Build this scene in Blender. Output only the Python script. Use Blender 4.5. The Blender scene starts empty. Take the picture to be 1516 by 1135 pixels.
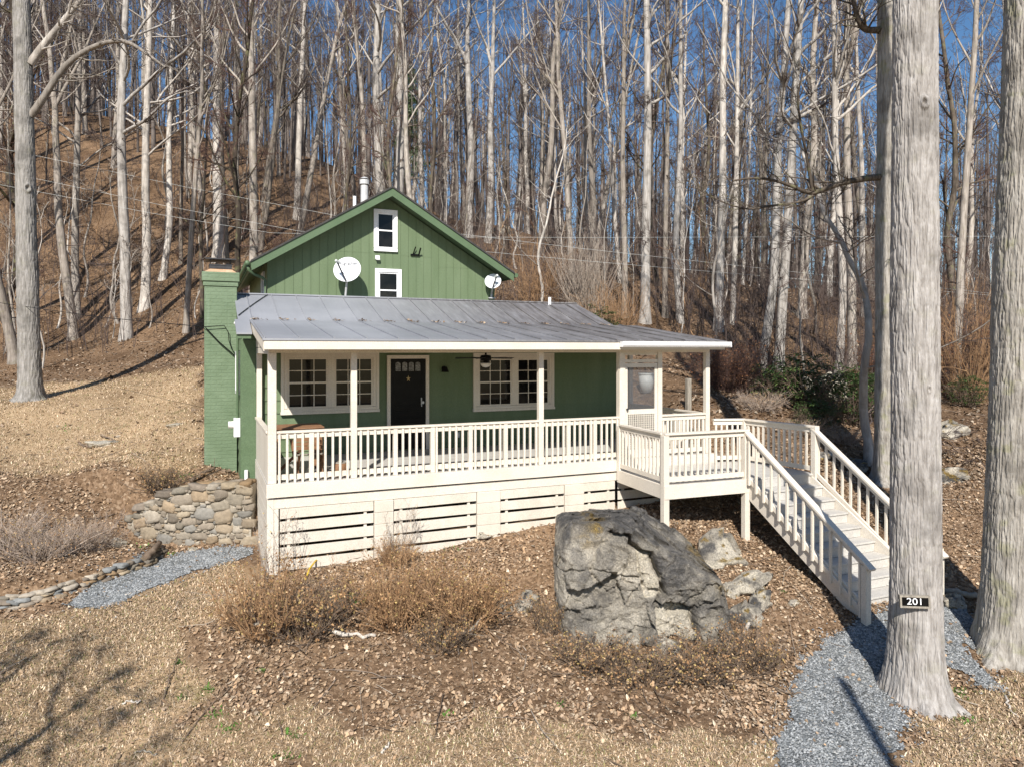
import bpy, math, random
import numpy as np
from mathutils import Vector

random.seed(7)
rng = np.random.default_rng(7)
scene = bpy.context.scene
COL = scene.collection
PI = math.pi
R_ = math.radians

# ------------------------------------------------------------------ frame of the place
# x runs along the porch front, y away from the viewer into the hill, z up.
TH = R_(23.4); CT, ST = math.cos(TH), math.sin(TH)
F = 1055.0; HY = 518.0; CZ = 3.65
X0, D0 = -3.933, 11.5                       # the porch's front corner seen from the viewpoint
CX = -(X0 * CT + D0 * ST); CY = -(-X0 * ST + D0 * CT)
DK = 1.5                                    # porch floor height


def W(X, d):                                # plan across/along the view -> plan of the house
    return CX + X * CT + d * ST, CY - X * ST + d * CT


def P(x, y):                                # inverse of W
    a, b = x - CX, y - CY
    return a * CT - b * ST, a * ST + b * CT


def at(px, py, d):
    X = (px - 758) / F * d
    x, y = W(X, d)
    return Vector((x, y, CZ - (py - HY) / F * d))


def front(px):                              # x on the porch front plane
    u = (px - 758) / F
    return (u * D0 - X0) / (CT - u * ST)


# ------------------------------------------------------------------ noise
_tab = rng.random((64, 64, 64)).astype(np.float32)


def vnoise(p):
    p = np.asarray(p, dtype=np.float64)
    i = np.floor(p).astype(np.int64); f = p - i
    f = f * f * (3 - 2 * f)
    i0 = i & 63; i1 = (i + 1) & 63
    a = lambda u, v, w: _tab[u, v, w]
    x0, y0, z0 = i0[..., 0], i0[..., 1], i0[..., 2]
    x1, y1, z1 = i1[..., 0], i1[..., 1], i1[..., 2]
    fx, fy, fz = f[..., 0], f[..., 1], f[..., 2]
    c00 = a(x0, y0, z0) * (1 - fx) + a(x1, y0, z0) * fx
    c10 = a(x0, y1, z0) * (1 - fx) + a(x1, y1, z0) * fx
    c01 = a(x0, y0, z1) * (1 - fx) + a(x1, y0, z1) * fx
    c11 = a(x0, y1, z1) * (1 - fx) + a(x1, y1, z1) * fx
    return (c00 * (1 - fy) + c10 * fy) * (1 - fz) + (c01 * (1 - fy) + c11 * fy) * fz


def fbm(p, oct=4, gain=.5):
    p = np.asarray(p, dtype=np.float64); s = 0; a = 1; t = 0
    for k in range(oct):
        s = s + a * vnoise(p * 2 ** k + 17.3 * k); t += a; a *= gain
    return s / t


def n2(x, y, s, oct=3, off=0.0):
    return fbm(np.stack([x * s + off, y * s + off * .7, np.full_like(np.asarray(x, float), off)], -1), oct)


# ------------------------------------------------------------------ materials
def new_mat(name):
    m = bpy.data.materials.new(name); m.use_nodes = True
    nt = m.node_tree; b = nt.nodes['Principled BSDF']
    return m, nt, b


def N(nt, typ, **kw):
    n = nt.nodes.new(typ)
    for k, v in kw.items():
        if k in n.inputs.keys(): n.inputs[k].default_value = v
        else: setattr(n, k, v)
    return n


def ramp(nt, stops, fac=None):
    r = nt.nodes.new('ShaderNodeValToRGB'); e = r.color_ramp.elements
    while len(e) < len(stops): e.new(.5)
    for k, (p, c) in enumerate(stops):
        e[k].position = p; e[k].color = (*c, 1)
    if fac is not None: nt.links.new(fac, r.inputs[0])
    return r


def mix(nt, fac, a, b, mode='MIX'):
    n = nt.nodes.new('ShaderNodeMix'); n.data_type = 'RGBA'; n.blend_type = mode
    for s, v in ((0, fac), (6, a), (7, b)):
        if hasattr(v, 'links'): nt.links.new(v, n.inputs[s])
        elif s == 0: n.inputs[0].default_value = v
        else: n.inputs[s].default_value = (*v, 1)
    return n.outputs[2]


def coords(nt, scale=(1, 1, 1), kind='Object'):
    t = nt.nodes.new('ShaderNodeTexCoord'); m = nt.nodes.new('ShaderNodeMapping')
    m.inputs['Scale'].default_value = scale
    nt.links.new(t.outputs[kind], m.inputs[0]); return m.outputs[0]


def noise(nt, vec, scale, detail=5, rough=.55):
    n = nt.nodes.new('ShaderNodeTexNoise'); n.inputs['Scale'].default_value = scale
    n.inputs['Detail'].default_value = detail; n.inputs['Roughness'].default_value = rough
    nt.links.new(vec, n.inputs['Vector']); return n.outputs[0]


def bump(nt, b, h, strength=.3, dist=.01):
    n = nt.nodes.new('ShaderNodeBump'); n.inputs['Strength'].default_value = strength
    n.inputs['Distance'].default_value = dist
    nt.links.new(h, n.inputs['Height']); nt.links.new(n.outputs[0], b.inputs['Normal'])


def mottled(name, c1, c2, scale=6, stretch=(1, 1, 1), rough=.8, bs=.25, bd=.006, spec=.3, fine=60, c3=None):
    m, nt, b = new_mat(name)
    v = coords(nt, stretch)
    a = noise(nt, v, scale, 6)
    stops = [(.3, c1), (.7, c2)] if c3 is None else [(.25, c1), (.5, c2), (.75, c3)]
    r = ramp(nt, stops, a)
    f = noise(nt, v, fine, 3)
    fr = ramp(nt, [(.3, (.8, .8, .8)), (.7, (1.12, 1.12, 1.12))], f)
    col = mix(nt, 1.0, r.outputs[0], fr.outputs[0], 'MULTIPLY')
    nt.links.new(col, b.inputs['Base Color'])
    b.inputs['Roughness'].default_value = rough
    b.inputs['Specular IOR Level'].default_value = spec
    bump(nt, b, f, bs, bd)
    return m


M = {}
M['cream'] = mottled('cream_paint', (.60, .54, .45), (.665, .605, .515), 1.6, (1, 1, 1), .5, .12, .003, fine=70, c3=(.70, .64, .55))
M['cream_old'] = mottled('weathered_cream_paint', (.57, .515, .43), (.68, .62, .53), 1.6, (1.5, 1.5, 1), .6, .12, .003, fine=70)
M['tread'] = mottled('tread_paint', (.43, .41, .38), (.54, .52, .48), 3, (1, 3, 1), .5, .2, .003, fine=40)
M['green'] = mottled('green_paint', (.110, .155, .080), (.144, .192, .108), 1.1, (3, 3, .5), .6, .15, .003, fine=50)
M['green_trim'] = mottled('green_trim_paint', (.085, .132, .07), (.106, .156, .088), 3, (1, 1, 1), .45, .08, .002, fine=50)
M['white'] = mottled('white_vinyl', (.78, .78, .78), (.84, .84, .84), 3, (1, 1, 1), .4, .03, .001)
M['black'] = mottled('black_paint', (.004, .004, .004), (.009, .009, .009), 6, (1, 1, 1), .3, .1, .002, spec=.12)
M['dark_metal'] = mottled('dark_metal', (.03, .03, .032), (.06, .06, .065), 8, (1, 1, 1), .45, .1, .002)
M['steel'] = mottled('galvanised_steel', (.42, .42, .42), (.58, .58, .58), 5, (1, 1, 1), .45, .1, .002)
M['dish'] = mottled('dish_paint', (.66, .68, .70), (.74, .76, .78), 3, (1, 1, 1), .4, .03, .001)
M['brown_wood'] = mottled('brown_wood', (.17, .085, .042), (.29, .16, .085), 5, (1, 6, 6), .6, .2, .003)
M['grey_wood'] = mottled('weathered_wood', (.20, .18, .15), (.38, .34, .28), 4, (6, 6, 1), .85, .5, .01)
M['mortar'] = mottled('mortar', (.32, .28, .22), (.46, .41, .33), 5, (1, 1, 1), .95, .6, .02)
M['crown_clay'] = mottled('clay_mortar', (.45, .27, .15), (.58, .40, .27), 8, (1, 1, 1), .9, .3, .01)
M['shingle'] = mottled('dark_shingle', (.035, .034, .034), (.075, .07, .066), 9, (1, 1, 1), .9, .5, .01)
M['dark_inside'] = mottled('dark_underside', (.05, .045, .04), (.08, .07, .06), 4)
M['door_pane'] = mottled('textured_door_glass', (.05, .05, .05), (.30, .30, .29), 30, (1, 1, 1), .3, .4, .005)
M['brass'] = mottled('brass', (.45, .33, .15), (.55, .42, .2), 8, rough=.35)
M['lens'] = mottled('frosted_glass', (.75, .73, .68), (.8, .78, .73), 4, rough=.3)
M['yellow'] = mottled('yellow_hose', (.5, .33, .02), (.6, .42, .04), 9, rough=.5)
M['plastic'] = mottled('grey_plastic', (.5, .52, .5), (.62, .63, .6), 4, rough=.45)
M['ink'] = mottled('grey_lettering', (.07, .07, .08), (.09, .09, .1), 4)
M['white_ink'] = mottled('white_lettering', (.82, .82, .82), (.86, .86, .86), 4)


def mat_glass():
    m, nt, b = new_mat('window_glass')
    v = coords(nt, (1, 1, 1))
    r = ramp(nt, [(.4, (.004, .004, .004)), (.62, (.012, .011, .010)), (.75, (.03, .026, .02))], noise(nt, v, 2.5, 4))
    nt.links.new(r.outputs[0], b.inputs['Base Color'])
    b.inputs['Roughness'].default_value = .04; b.inputs['Specular IOR Level'].default_value = .28
    bump(nt, b, noise(nt, v, 1.5, 2), .06, .02)
    return m


M['glass'] = mat_glass()


def mat_screen():
    m, nt, b = new_mat('insect_screen')
    b.inputs['Base Color'].default_value = (.09, .09, .095, 1)
    b.inputs['Alpha'].default_value = .38
    b.inputs['Roughness'].default_value = .8
    return m


M['screen'] = mat_screen()


def mat_roof():
    m, nt, b = new_mat('grey_roof_metal')
    v = coords(nt, (1, 1, 1)); s = coords(nt, (5.0, .5, 1))
    big = ramp(nt, [(.3, (.27, .28, .305)), (.7, (.36, .37, .395))], noise(nt, v, .7, 5))
    st = ramp(nt, [(.30, (.95, .93, .91)), (.44, (.62, .57, .53)), (.60, (.36, .32, .29)), (.75, (.5, .46, .42))], noise(nt, s, 2.5, 7, .75))
    xyz = nt.nodes.new('ShaderNodeSeparateXYZ'); nt.links.new(v, xyz.inputs[0])
    mr = nt.nodes.new('ShaderNodeMapRange'); nt.links.new(xyz.outputs[0], mr.inputs[0])
    mr.inputs[1].default_value = -1.5; mr.inputs[2].default_value = 3.2      # dirt and weathering streaks grow stronger towards the right end
    mr.inputs[3].default_value = .12; mr.inputs[4].default_value = 1.0
    c = mix(nt, mr.outputs[0], big.outputs[0], mix(nt, 1., big.outputs[0], st.outputs[0], 'MULTIPLY'))
    nt.links.new(c, b.inputs['Base Color'])
    b.inputs['Roughness'].default_value = .5; b.inputs['Metallic'].default_value = .15
    bump(nt, b, noise(nt, v, 3, 4), .25, .02)
    return m


M['roof'] = mat_roof()


def mat_brick():
    m, nt, b = new_mat('painted_brick')
    t = nt.nodes.new('ShaderNodeTexCoord'); sp = nt.nodes.new('ShaderNodeSeparateXYZ'); nt.links.new(t.outputs['Object'], sp.inputs[0])
    ad = N(nt, 'ShaderNodeMath', operation='ADD'); nt.links.new(sp.outputs[0], ad.inputs[0]); nt.links.new(sp.outputs[1], ad.inputs[1])
    cb = nt.nodes.new('ShaderNodeCombineXYZ'); nt.links.new(ad.outputs[0], cb.inputs[0]); nt.links.new(sp.outputs[2], cb.inputs[1])
    br = nt.nodes.new('ShaderNodeTexBrick'); nt.links.new(cb.outputs[0], br.inputs[0])
    br.inputs['Scale'].default_value = 1; br.inputs['Brick Width'].default_value = .215; br.inputs['Row Height'].default_value = .075
    br.inputs['Mortar Size'].default_value = .008; br.inputs['Mortar Smooth'].default_value = .35
    v = t.outputs['Object']
    r = ramp(nt, [(.3, (.110, .160, .088)), (.7, (.150, .208, .124))], noise(nt, v, 3, 6))
    r2 = ramp(nt, [(.62, (0, 0, 0)), (.8, (.35, .35, .35))], noise(nt, coords(nt, (3, 3, .35)), 1.5, 4))
    c = mix(nt, r2.outputs[0], r.outputs[0], (.30, .38, .29))
    nt.links.new(c, b.inputs['Base Color']); b.inputs['Roughness'].default_value = .6
    inv = N(nt, 'ShaderNodeMath', operation='MULTIPLY_ADD'); nt.links.new(br.outputs['Fac'], inv.inputs[0]); inv.inputs[1].default_value = -1
    nt.links.new(noise(nt, v, 25, 3), inv.inputs[2])
    bump(nt, b, inv.outputs[0], .7, .008)
    return m


M['brick'] = mat_brick()


def mat_bark(name, c1, c2, c3, sc=1.0, moss=0.0, big=False):
    m, nt, b = new_mat(name)
    v = coords(nt, (1, 1, .12)); v2 = coords(nt)
    n1 = noise(nt, v, 14 * sc, 6, .6)
    r = ramp(nt, [(.3, c1), (.5, c2), (.7, c3)], n1)
    if big:
        oi = None
    else: oi = nt.nodes.new('ShaderNodeObjectInfo')
    rr = ramp(nt, [(0, (.45, .42, .39)), (.5, (.85, .82, .79)), (1, (1.15, 1.13, 1.1))], oi.outputs['Random'] if oi else None)
    c = mix(nt, 1., r.outputs[0], rr.outputs[0], 'MULTIPLY') if oi else r.outputs[0]
    pt = ramp(nt, [(.5, (0, 0, 0)), (.68, (.6, .6, .6))], noise(nt, v2, 2.2, 5))
    c = mix(nt, pt.outputs[0], c, tuple(.55 * k for k in c1))
    if moss:
        gm = ramp(nt, [(.55, (0, 0, 0)), (.65, (moss,) * 3)], noise(nt, v2, 4, 5))
        c = mix(nt, gm.outputs[0], c, (.22, .22, .10))
    nt.links.new(c, b.inputs['Base Color'])
    b.inputs['Roughness'].default_value = .9; b.inputs['Specular IOR Level'].default_value = .2
    bump(nt, b, n1, .8, .03)
    return m


M['bark_pale'] = mat_bark('pale_bark', (.27, .245, .215), (.44, .41, .375), (.59, .56, .52))
M['bark_white'] = mat_bark('white_bark', (.21, .19, .168), (.36, .332, .30), (.49, .46, .425), big=True)
M['bark_grey'] = mat_bark('grey_bark', (.19, .165, .14), (.35, .315, .28), (.49, .455, .41), moss=.2)
M['bark_dark'] = mat_bark('dark_bark', (.055, .045, .035), (.11, .09, .072), (.19, .16, .13), moss=.4)
M['far_bark'] = mottled('far_bark', (.07, .055, .047), (.21, .18, .16), .5, rough=.9)
M['bark_big'] = mat_bark('furrowed_bark', (.19, .172, .155), (.325, .302, .28), (.435, .412, .388), 1.5, .12, True)
M['bark_yard'] = mat_bark('grey_furrowed_bark', (.15, .14, .125), (.25, .235, .215), (.36, .34, .32), 1.5, .1, True)
M['bark_moss'] = mat_bark('lichened_bark', (.18, .162, .138), (.31, .285, .25), (.42, .395, .352), 1.5, .4, True)
M['twig'] = mottled('twig_bark', (.065, .046, .04), (.135, .10, .085), 1.5, rough=.9)
M['twig_red'] = mottled('red_twig_bark', (.075, .042, .034), (.145, .085, .065), 2, rough=.9)
M['twig_pale'] = mottled('pale_twig_bark', (.22, .175, .14), (.38, .32, .26), 3, rough=.9)
M['twig_bed'] = mottled('bed_twig_bark', (.19, .135, .10), (.46, .38, .31), 5, rough=.9)
M['twig_tan'] = mottled('tan_twig_bark', (.20, .115, .06), (.40, .25, .135), 5, rough=.9)
M['dead_white'] = mottled('bleached_wood', (.42, .37, .31), (.62, .57, .5), 5, (3, 3, 1), rough=.9)
M['dead_brown'] = mottled('dead_brown_wood', (.10, .07, .05), (.24, .18, .13), 5, rough=.95, bs=.6, bd=.02)


def mat_attr(name, rough=.85, spec=.2, translucent=0.0):
    """colour of each leaf, blade or stone from its own attribute"""
    m, nt, b = new_mat(name)
    a = N(nt, 'ShaderNodeAttribute', attribute_name='tint')
    f = noise(nt, coords(nt), 18, 4)
    fr = ramp(nt, [(.3, (.8, .8, .8)), (.7, (1.15, 1.15, 1.15))], f)
    nt.links.new(mix(nt, 1., a.outputs['Color'], fr.outputs[0], 'MULTIPLY'), b.inputs['Base Color'])
    b.inputs['Roughness'].default_value = rough; b.inputs['Specular IOR Level'].default_value = spec
    return m, nt, b, f


M['leaf'] = mat_attr('dry_leaf')[0]
M['evergreen'] = mat_attr('evergreen_leaf', .35, .5)[0]
_m, _nt, _b, _f = mat_attr('field_stone', .9); bump(_nt, _b, noise(_nt, coords(_nt), 35, 6, .65), .8, .012); M['stone'] = _m


def mat_ground():
    m, nt, b = new_mat('ground_litter_and_dry_grass')
    v = coords(nt)
    a = N(nt, 'ShaderNodeAttribute', attribute_name='zone')
    sep = nt.nodes.new('ShaderNodeSeparateColor'); nt.links.new(a.outputs['Color'], sep.inputs[0])
    big = noise(nt, v, .35, 6); fine = noise(nt, v, 16, 8, .75)
    vo = nt.nodes.new('ShaderNodeTexVoronoi'); vo.inputs['Scale'].default_value = 22; nt.links.new(v, vo.inputs[0])
    vs = nt.nodes.new('ShaderNodeSeparateColor'); nt.links.new(vo.outputs['Color'], vs.inputs[0])
    litter = ramp(nt, [(0, (.09, .055, .032)), (.35, (.18, .115, .068)), (.65, (.28, .185, .115)), (.93, (.38, .265, .17)), (1, (.50, .38, .27))], vs.outputs[0])
    litter = mix(nt, .4, litter.outputs[0], ramp(nt, [(.35, (.12, .072, .04)), (.65, (.34, .225, .135))], fine).outputs[0])
    lawn = ramp(nt, [(.3, (.24, .165, .095)), (.5, (.42, .30, .18)), (.7, (.55, .42, .275))], fine).outputs[0]
    bigr = ramp(nt, [(.3, (.55, .52, .50)), (.5, (.95, .95, .95)), (.68, (1.18, 1.18, 1.18))], big).outputs[0]
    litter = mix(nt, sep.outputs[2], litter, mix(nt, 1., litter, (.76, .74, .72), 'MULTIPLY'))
    c = mix(nt, sep.outputs[0], litter, lawn)
    c = mix(nt, 1., c, bigr, 'MULTIPLY')
    bare = ramp(nt, [(.35, (.25, .155, .085)), (.65, (.40, .27, .165))], fine).outputs[0]
    c = mix(nt, sep.outputs[1], c, bare)
    gp = ramp(nt, [(.62, (0, 0, 0)), (.72, (.45, .45, .45))], noise(nt, v, 1.3, 5)).outputs[0]
    gpm = N(nt, 'ShaderNodeMath', operation='MULTIPLY'); nt.links.new(gp, gpm.inputs[0]); nt.links.new(sep.outputs[0], gpm.inputs[1])
    c = mix(nt, gpm.outputs[0], c, (.11, .12, .035))
    nt.links.new(c, b.inputs['Base Color'])
    b.inputs['Roughness'].default_value = .95; b.inputs['Specular IOR Level'].default_value = .1
    bump(nt, b, fine, 1.0, .05)
    return m


M['ground'] = mat_ground()


def mat_gravel():
    m, nt, b = new_mat('blue_grey_gravel')
    v = coords(nt)
    vo = nt.nodes.new('ShaderNodeTexVoronoi'); vo.inputs['Scale'].default_value = 42; nt.links.new(v, vo.inputs[0])
    vs = nt.nodes.new('ShaderNodeSeparateColor'); nt.links.new(vo.outputs['Color'], vs.inputs[0])
    r = ramp(nt, [(0, (.06, .068, .072)), (.5, (.165, .175, .18)), (.85, (.25, .26, .26)), (1, (.42, .42, .41))], vs.outputs[0])
    big = ramp(nt, [(.35, (.72, .70, .66)), (.55, (1, .99, .97)), (.75, (1.15, 1.12, 1.05))], noise(nt, v, 1.8, 6)).outputs[0]
    nt.links.new(mix(nt, 1., r.outputs[0], big, 'MULTIPLY'), b.inputs['Base Color'])
    b.inputs['Roughness'].default_value = .85
    iv = N(nt, 'ShaderNodeMath', operation='MULTIPLY'); nt.links.new(vo.outputs['Distance'], iv.inputs[0]); iv.inputs[1].default_value = -1
    bump(nt, b, iv.outputs[0], 1., .02)
    return m


M['gravel'] = mat_gravel()


def mat_boulder():
    m, nt, b = new_mat('weathered_boulder')
    v = coords(nt)
    n1 = noise(nt, v, 1.6, 8, .62); n2_ = noise(nt, v, 7, 8, .7); n3 = noise(nt, v, 40, 6, .7)
    base = ramp(nt, [(.30, (.09, .08, .07)), (.42, (.25, .225, .185)), (.52, (.40, .36, .295)), (.7, (.53, .48, .40))], n1).outputs[0]
    at_ = N(nt, 'ShaderNodeAttribute', attribute_name='tint')
    sp = nt.nodes.new('ShaderNodeSeparateColor'); nt.links.new(at_.outputs['Color'], sp.inputs[0])
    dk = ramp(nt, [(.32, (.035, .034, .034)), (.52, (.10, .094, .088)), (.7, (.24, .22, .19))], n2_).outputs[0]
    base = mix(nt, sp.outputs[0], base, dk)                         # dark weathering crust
    lt = ramp(nt, [(.3, (.40, .36, .28)), (.7, (.64, .58, .48))], n2_).outputs[0]
    base = mix(nt, sp.outputs[1], base, lt)                         # fresh pale rock faces
    mo = ramp(nt, [(.35, (.12, .08, .02)), (.7, (.34, .23, .07))], n3).outputs[0]
    base = mix(nt, sp.outputs[2], base, mo)                         # ochre lichen
    sp2 = ramp(nt, [(.3, (.45, .45, .45)), (.5, (1, 1, 1)), (.7, (1.5, 1.48, 1.42))], n3).outputs[0]
    base = mix(nt, 1., base, sp2, 'MULTIPLY')
    nt.links.new(base, b.inputs['Base Color']); b.inputs['Roughness'].default_value = .88
    ad = N(nt, 'ShaderNodeMath', operation='ADD'); nt.links.new(n2_, ad.inputs[0]); nt.links.new(n3, ad.inputs[1])
    bump(nt, b, ad.outputs[0], 1.0, .05)
    return m


M['boulder'] = mat_boulder()

# ------------------------------------------------------------------ meshes and objects
ORG = {}


def mesh_np(name, V, quads=None, tris=None, mat=None, smooth=False, tint=None, attr='tint'):
    me = bpy.data.meshes.new(name)
    V = np.asarray(V, dtype=np.float32)
    q = np.zeros((0, 4), np.int32) if quads is None else np.asarray(quads, np.int32).reshape(-1, 4)
    t = np.zeros((0, 3), np.int32) if tris is None else np.asarray(tris, np.int32).reshape(-1, 3)
    me.vertices.add(len(V)); me.vertices.foreach_set('co', V.ravel())
    loops = np.concatenate([q.ravel(), t.ravel()])
    starts = np.concatenate([np.arange(len(q)) * 4, len(q) * 4 + np.arange(len(t)) * 3]).astype(np.int32)
    me.loops.add(len(loops)); me.loops.foreach_set('vertex_index', loops)
    me.polygons.add(len(starts)); me.polygons.foreach_set('loop_start', starts)
    me.update(calc_edges=True)
    me.polygons.foreach_set('use_smooth', np.full(len(starts), bool(smooth)))
    if mat is not None: me.materials.append(mat)
    if tint is not None:
        tint = np.asarray(tint, np.float32)
        if tint.shape[1] == 3: tint = np.concatenate([tint, np.ones((len(tint), 1), np.float32)], 1)
        ca = me.color_attributes.new(attr, 'FLOAT_COLOR', 'POINT'); ca.data.foreach_set('color', tint.ravel())
    return me


def link(name, me, parent=None, loc=None):
    o = bpy.data.objects.new(name, me); COL.objects.link(o)
    if parent is not None: o.parent = parent
    if loc is not None: o.location = loc
    return o


def tag(o, label=None, cat=None, group=None, kind=None):
    if label: o['label'] = label
    if cat: o['category'] = cat
    if group: o['group'] = group
    if kind: o['kind'] = kind
    return o


def empty(name, loc, label, cat, group=None):
    o = bpy.data.objects.new(name, None); COL.objects.link(o); o.location = loc
    o.empty_display_size = .2
    ORG[o] = Vector(loc)
    return tag(o, label, cat, group)


BOXF = np.array([[0, 3, 2, 1], [4, 5, 6, 7], [0, 1, 5, 4], [1, 2, 6, 5], [2, 3, 7, 6], [3, 0, 4, 7]])


class MB:
    def __init__(s): s.V = []; s.Q = []; s.T = []; s.n = 0; s.tint = []

    def add(s, V, Q=None, T=None, tint=None):
        V = np.asarray(V, float)
        s.V.append(V)
        if Q is not None and len(Q): s.Q.append(np.asarray(Q) + s.n)
        if T is not None and len(T): s.T.append(np.asarray(T) + s.n)
        if tint is not None: s.tint.append(np.tile(np.asarray(tint, float), (len(V), 1)))
        s.n += len(V); return s

    def box(s, x0, x1, y0, y1, z0, z1):
        x0, x1 = min(x0, x1), max(x0, x1); y0, y1 = min(y0, y1), max(y0, y1); z0, z1 = min(z0, z1), max(z0, z1)
        return s.add([(x0, y0, z0), (x1, y0, z0), (x1, y1, z0), (x0, y1, z0), (x0, y0, z1), (x1, y0, z1), (x1, y1, z1), (x0, y1, z1)], BOXF)

    def hexa(s, pts): return s.add(pts, BOXF)           # bottom four then top four

    def bar(s, a, b, w, h, up=(0, 0, 1)):               # a straight bar of section w x h from a to b
        a, b = Vector(a), Vector(b); t = (b - a).normalized(); up = Vector(up)
        u = t.cross(up).normalized(); v = u.cross(t).normalized()
        pts = []
        for c in (-1, 1):
            for p, e in ((a, -1), (a, 1), (b, 1), (b, -1)):
                pts.append(p + u * (e * w / 2) + v * (c * h / 2))
        return s.add([tuple(p) for p in pts], BOXF)

    def tube(s, pts, r, k=8, caps=True):
        pts = np.asarray([tuple(p) for p in pts], float); n = len(pts)
        r = np.broadcast_to(np.asarray(r, float), (n,))
        V, Q = tubes(pts[None], r[None], k)
        T = []
        if caps:
            V = np.concatenate([V, pts[:1], pts[-1:]]); c0, c1 = n * k, n * k + 1
            for i in range(k):
                j = (i + 1) % k
                T.append((c0, j, i)); T.append((c1, (n - 1) * k + i, (n - 1) * k + j))
        return s.add(V, Q, T)

    def lathe(s, prof, c, k=20):                         # profile (r, z) about the vertical through c
        pr = np.asarray(prof, float); n = len(pr); a = np.arange(k) * 2 * PI / k
        V = np.stack([c[0] + pr[:, :1] * np.cos(a), c[1] + pr[:, :1] * np.sin(a), c[2] + pr[:, 1:2] + 0 * a], -1).reshape(-1, 3)
        Q = [(i * k + j, i * k + (j + 1) % k, (i + 1) * k + (j + 1) % k, (i + 1) * k + j) for i in range(n - 1) for j in range(k)]
        return s.add(V, Q)

    def build(s, name, mat, parent=None, label=None, bevel=0.0, origin=None, smooth=False):
        org = ORG.get(parent, Vector((0, 0, 0))) if parent is not None else Vector(origin or (0, 0, 0))
        V = np.concatenate(s.V) - np.array(org)
        me = mesh_np(name, V, np.concatenate(s.Q) if s.Q else None, np.concatenate(s.T) if s.T else None, mat, smooth,
                     np.concatenate(s.tint) if s.tint else None)
        o = link(name, me, parent, None if parent is not None else org)
        ORG[o] = org
        if label: o['label'] = label
        if bevel:
            b = o.modifiers.new('edge', 'BEVEL'); b.width = bevel; b.segments = 2; b.limit_method = 'ANGLE'
        return o


def tubes(Pt, Rd, k):
    """Pt (m,n,3), Rd (m,n) -> vertices and quads of m open tubes"""
    m, n, _ = Pt.shape
    T = np.gradient(Pt, axis=1); T /= np.linalg.norm(T, axis=2, keepdims=True) + 1e-9
    tm = T.mean(axis=1, keepdims=True)
    ref = np.where(np.abs(tm[..., 2:3]) > .8, np.array([1., 0, 0]), np.array([0., 0, 1.]))
    U = np.cross(T, np.broadcast_to(ref, T.shape)); U /= np.linalg.norm(U, axis=2, keepdims=True) + 1e-9
    Vv = np.cross(T, U)
    a = np.arange(k) * 2 * PI / k
    ring = (U[:, :, None] * np.cos(a)[None, None, :, None] + Vv[:, :, None] * np.sin(a)[None, None, :, None])
    verts = Pt[:, :, None] + ring * Rd[:, :, None, None]
    idx = np.arange(m * n * k).reshape(m, n, k)
    nx = np.roll(idx, -1, axis=2)
    Q = np.stack([idx[:, :-1], nx[:, :-1], nx[:, 1:], idx[:, 1:]], -1).reshape(-1, 4)
    return verts.reshape(-1, 3), Q


# ------------------------------------------------------------------ terrain
ctl = []
for px, py, d in [
    (0, 1135, 7.8), (250, 1135, 7.8), (758, 1135, 7.7), (1160, 1135, 7.6), (1516, 1135, 7.5), (1355, 1030, 9.0), (1240, 935, 10.4),
    (1190, 1000, 9.3), (1100, 1000, 9.4), (950, 1010, 9.3), (760, 1000, 9.3), (760, 900, 10.8), (600, 900, 10.6), (600, 840, 11.8),
    (400, 1000, 9.0), (400, 900, 10.4), (410, 850, 11.4), (555, 824, 12.2), (720, 792, 13.0), (835, 767, 13.6), (900, 757, 13.9),
    (150, 1000, 9.0), (200, 882, 11.0), (300, 820, 12.9), (360, 812, 13.2), (100, 895, 10.7), (20, 900, 10.5), (-150, 900, 10.5),
    (80, 830, 11.9), (0, 790, 12.6), (0, 720, 14.3), (160, 740, 14.0), (110, 660, 17.4), (0, 600, 20.0), (300, 640, 17.0), (270, 690, 15.2),
    (45, 592, 21.0), (300, 512, 29.5), (187, 502, 32.), (113, 472, 36.), (0, 482, 35.), (212, 458, 36.), (325, 382, 42.), (440, 352, 46.),
    (-300, 500, 34.), (100, 160, 75.), (-300, 120, 80.), (300, 205, 75.), (450, 235, 78.), (600, 300, 75.), (770, 345, 70.), (900, 392, 70.),
    (1000, 420, 75.), (1150, 440, 80.), (1300, 450, 85.), (1516, 452, 90.), (1900, 430, 90.), (700, 355, 50.), (760, 400, 42.), (850, 450, 33.),
    (952, 476, 30.), (1062, 486, 30.), (1130, 546, 26.), (1000, 560, 22.), (1005, 602, 18.6), (1200, 600, 20.), (1290, 705, 16.),
    (1250, 655, 17.4), (1450, 640, 18.), (1430, 720, 15.), (1420, 880, 11.5), (1600, 800, 13.), (1410, 960, 10.), (1490, 975, 10.0),
    (983, 778, 12.6), (1110, 808, 12.7), (1250, 900, 10.9), (1220, 700, 15.5), (1400, 560, 24.), (1516, 540, 27.), (1700, 620, 20.),
    (195, 812, 13.3), (230, 812, 13.2), (280, 813, 13.15), (330, 812, 13.15), (190, 835, 12.5), (1010, 830, 11.8), (900, 850, 11.6), (1150, 900, 10.9),
]:
    X = (px - 758) / F * d
    ctl.append((X, d, CZ - (py - HY) / F * d))
for x, y, z in [(2, 3, .45), (5, 3, .7), (7.5, 1, .65), (4, 6, .9), (8.6, 2.2, .95), (10.2, 4.6, 1.9), (4, 11, 3.0), (8, 8, 2.7), (0, 9, 2.2), (9.6, -.4, .7)]:
    X, d = P(x, y); ctl.append((X, d, z))
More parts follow.
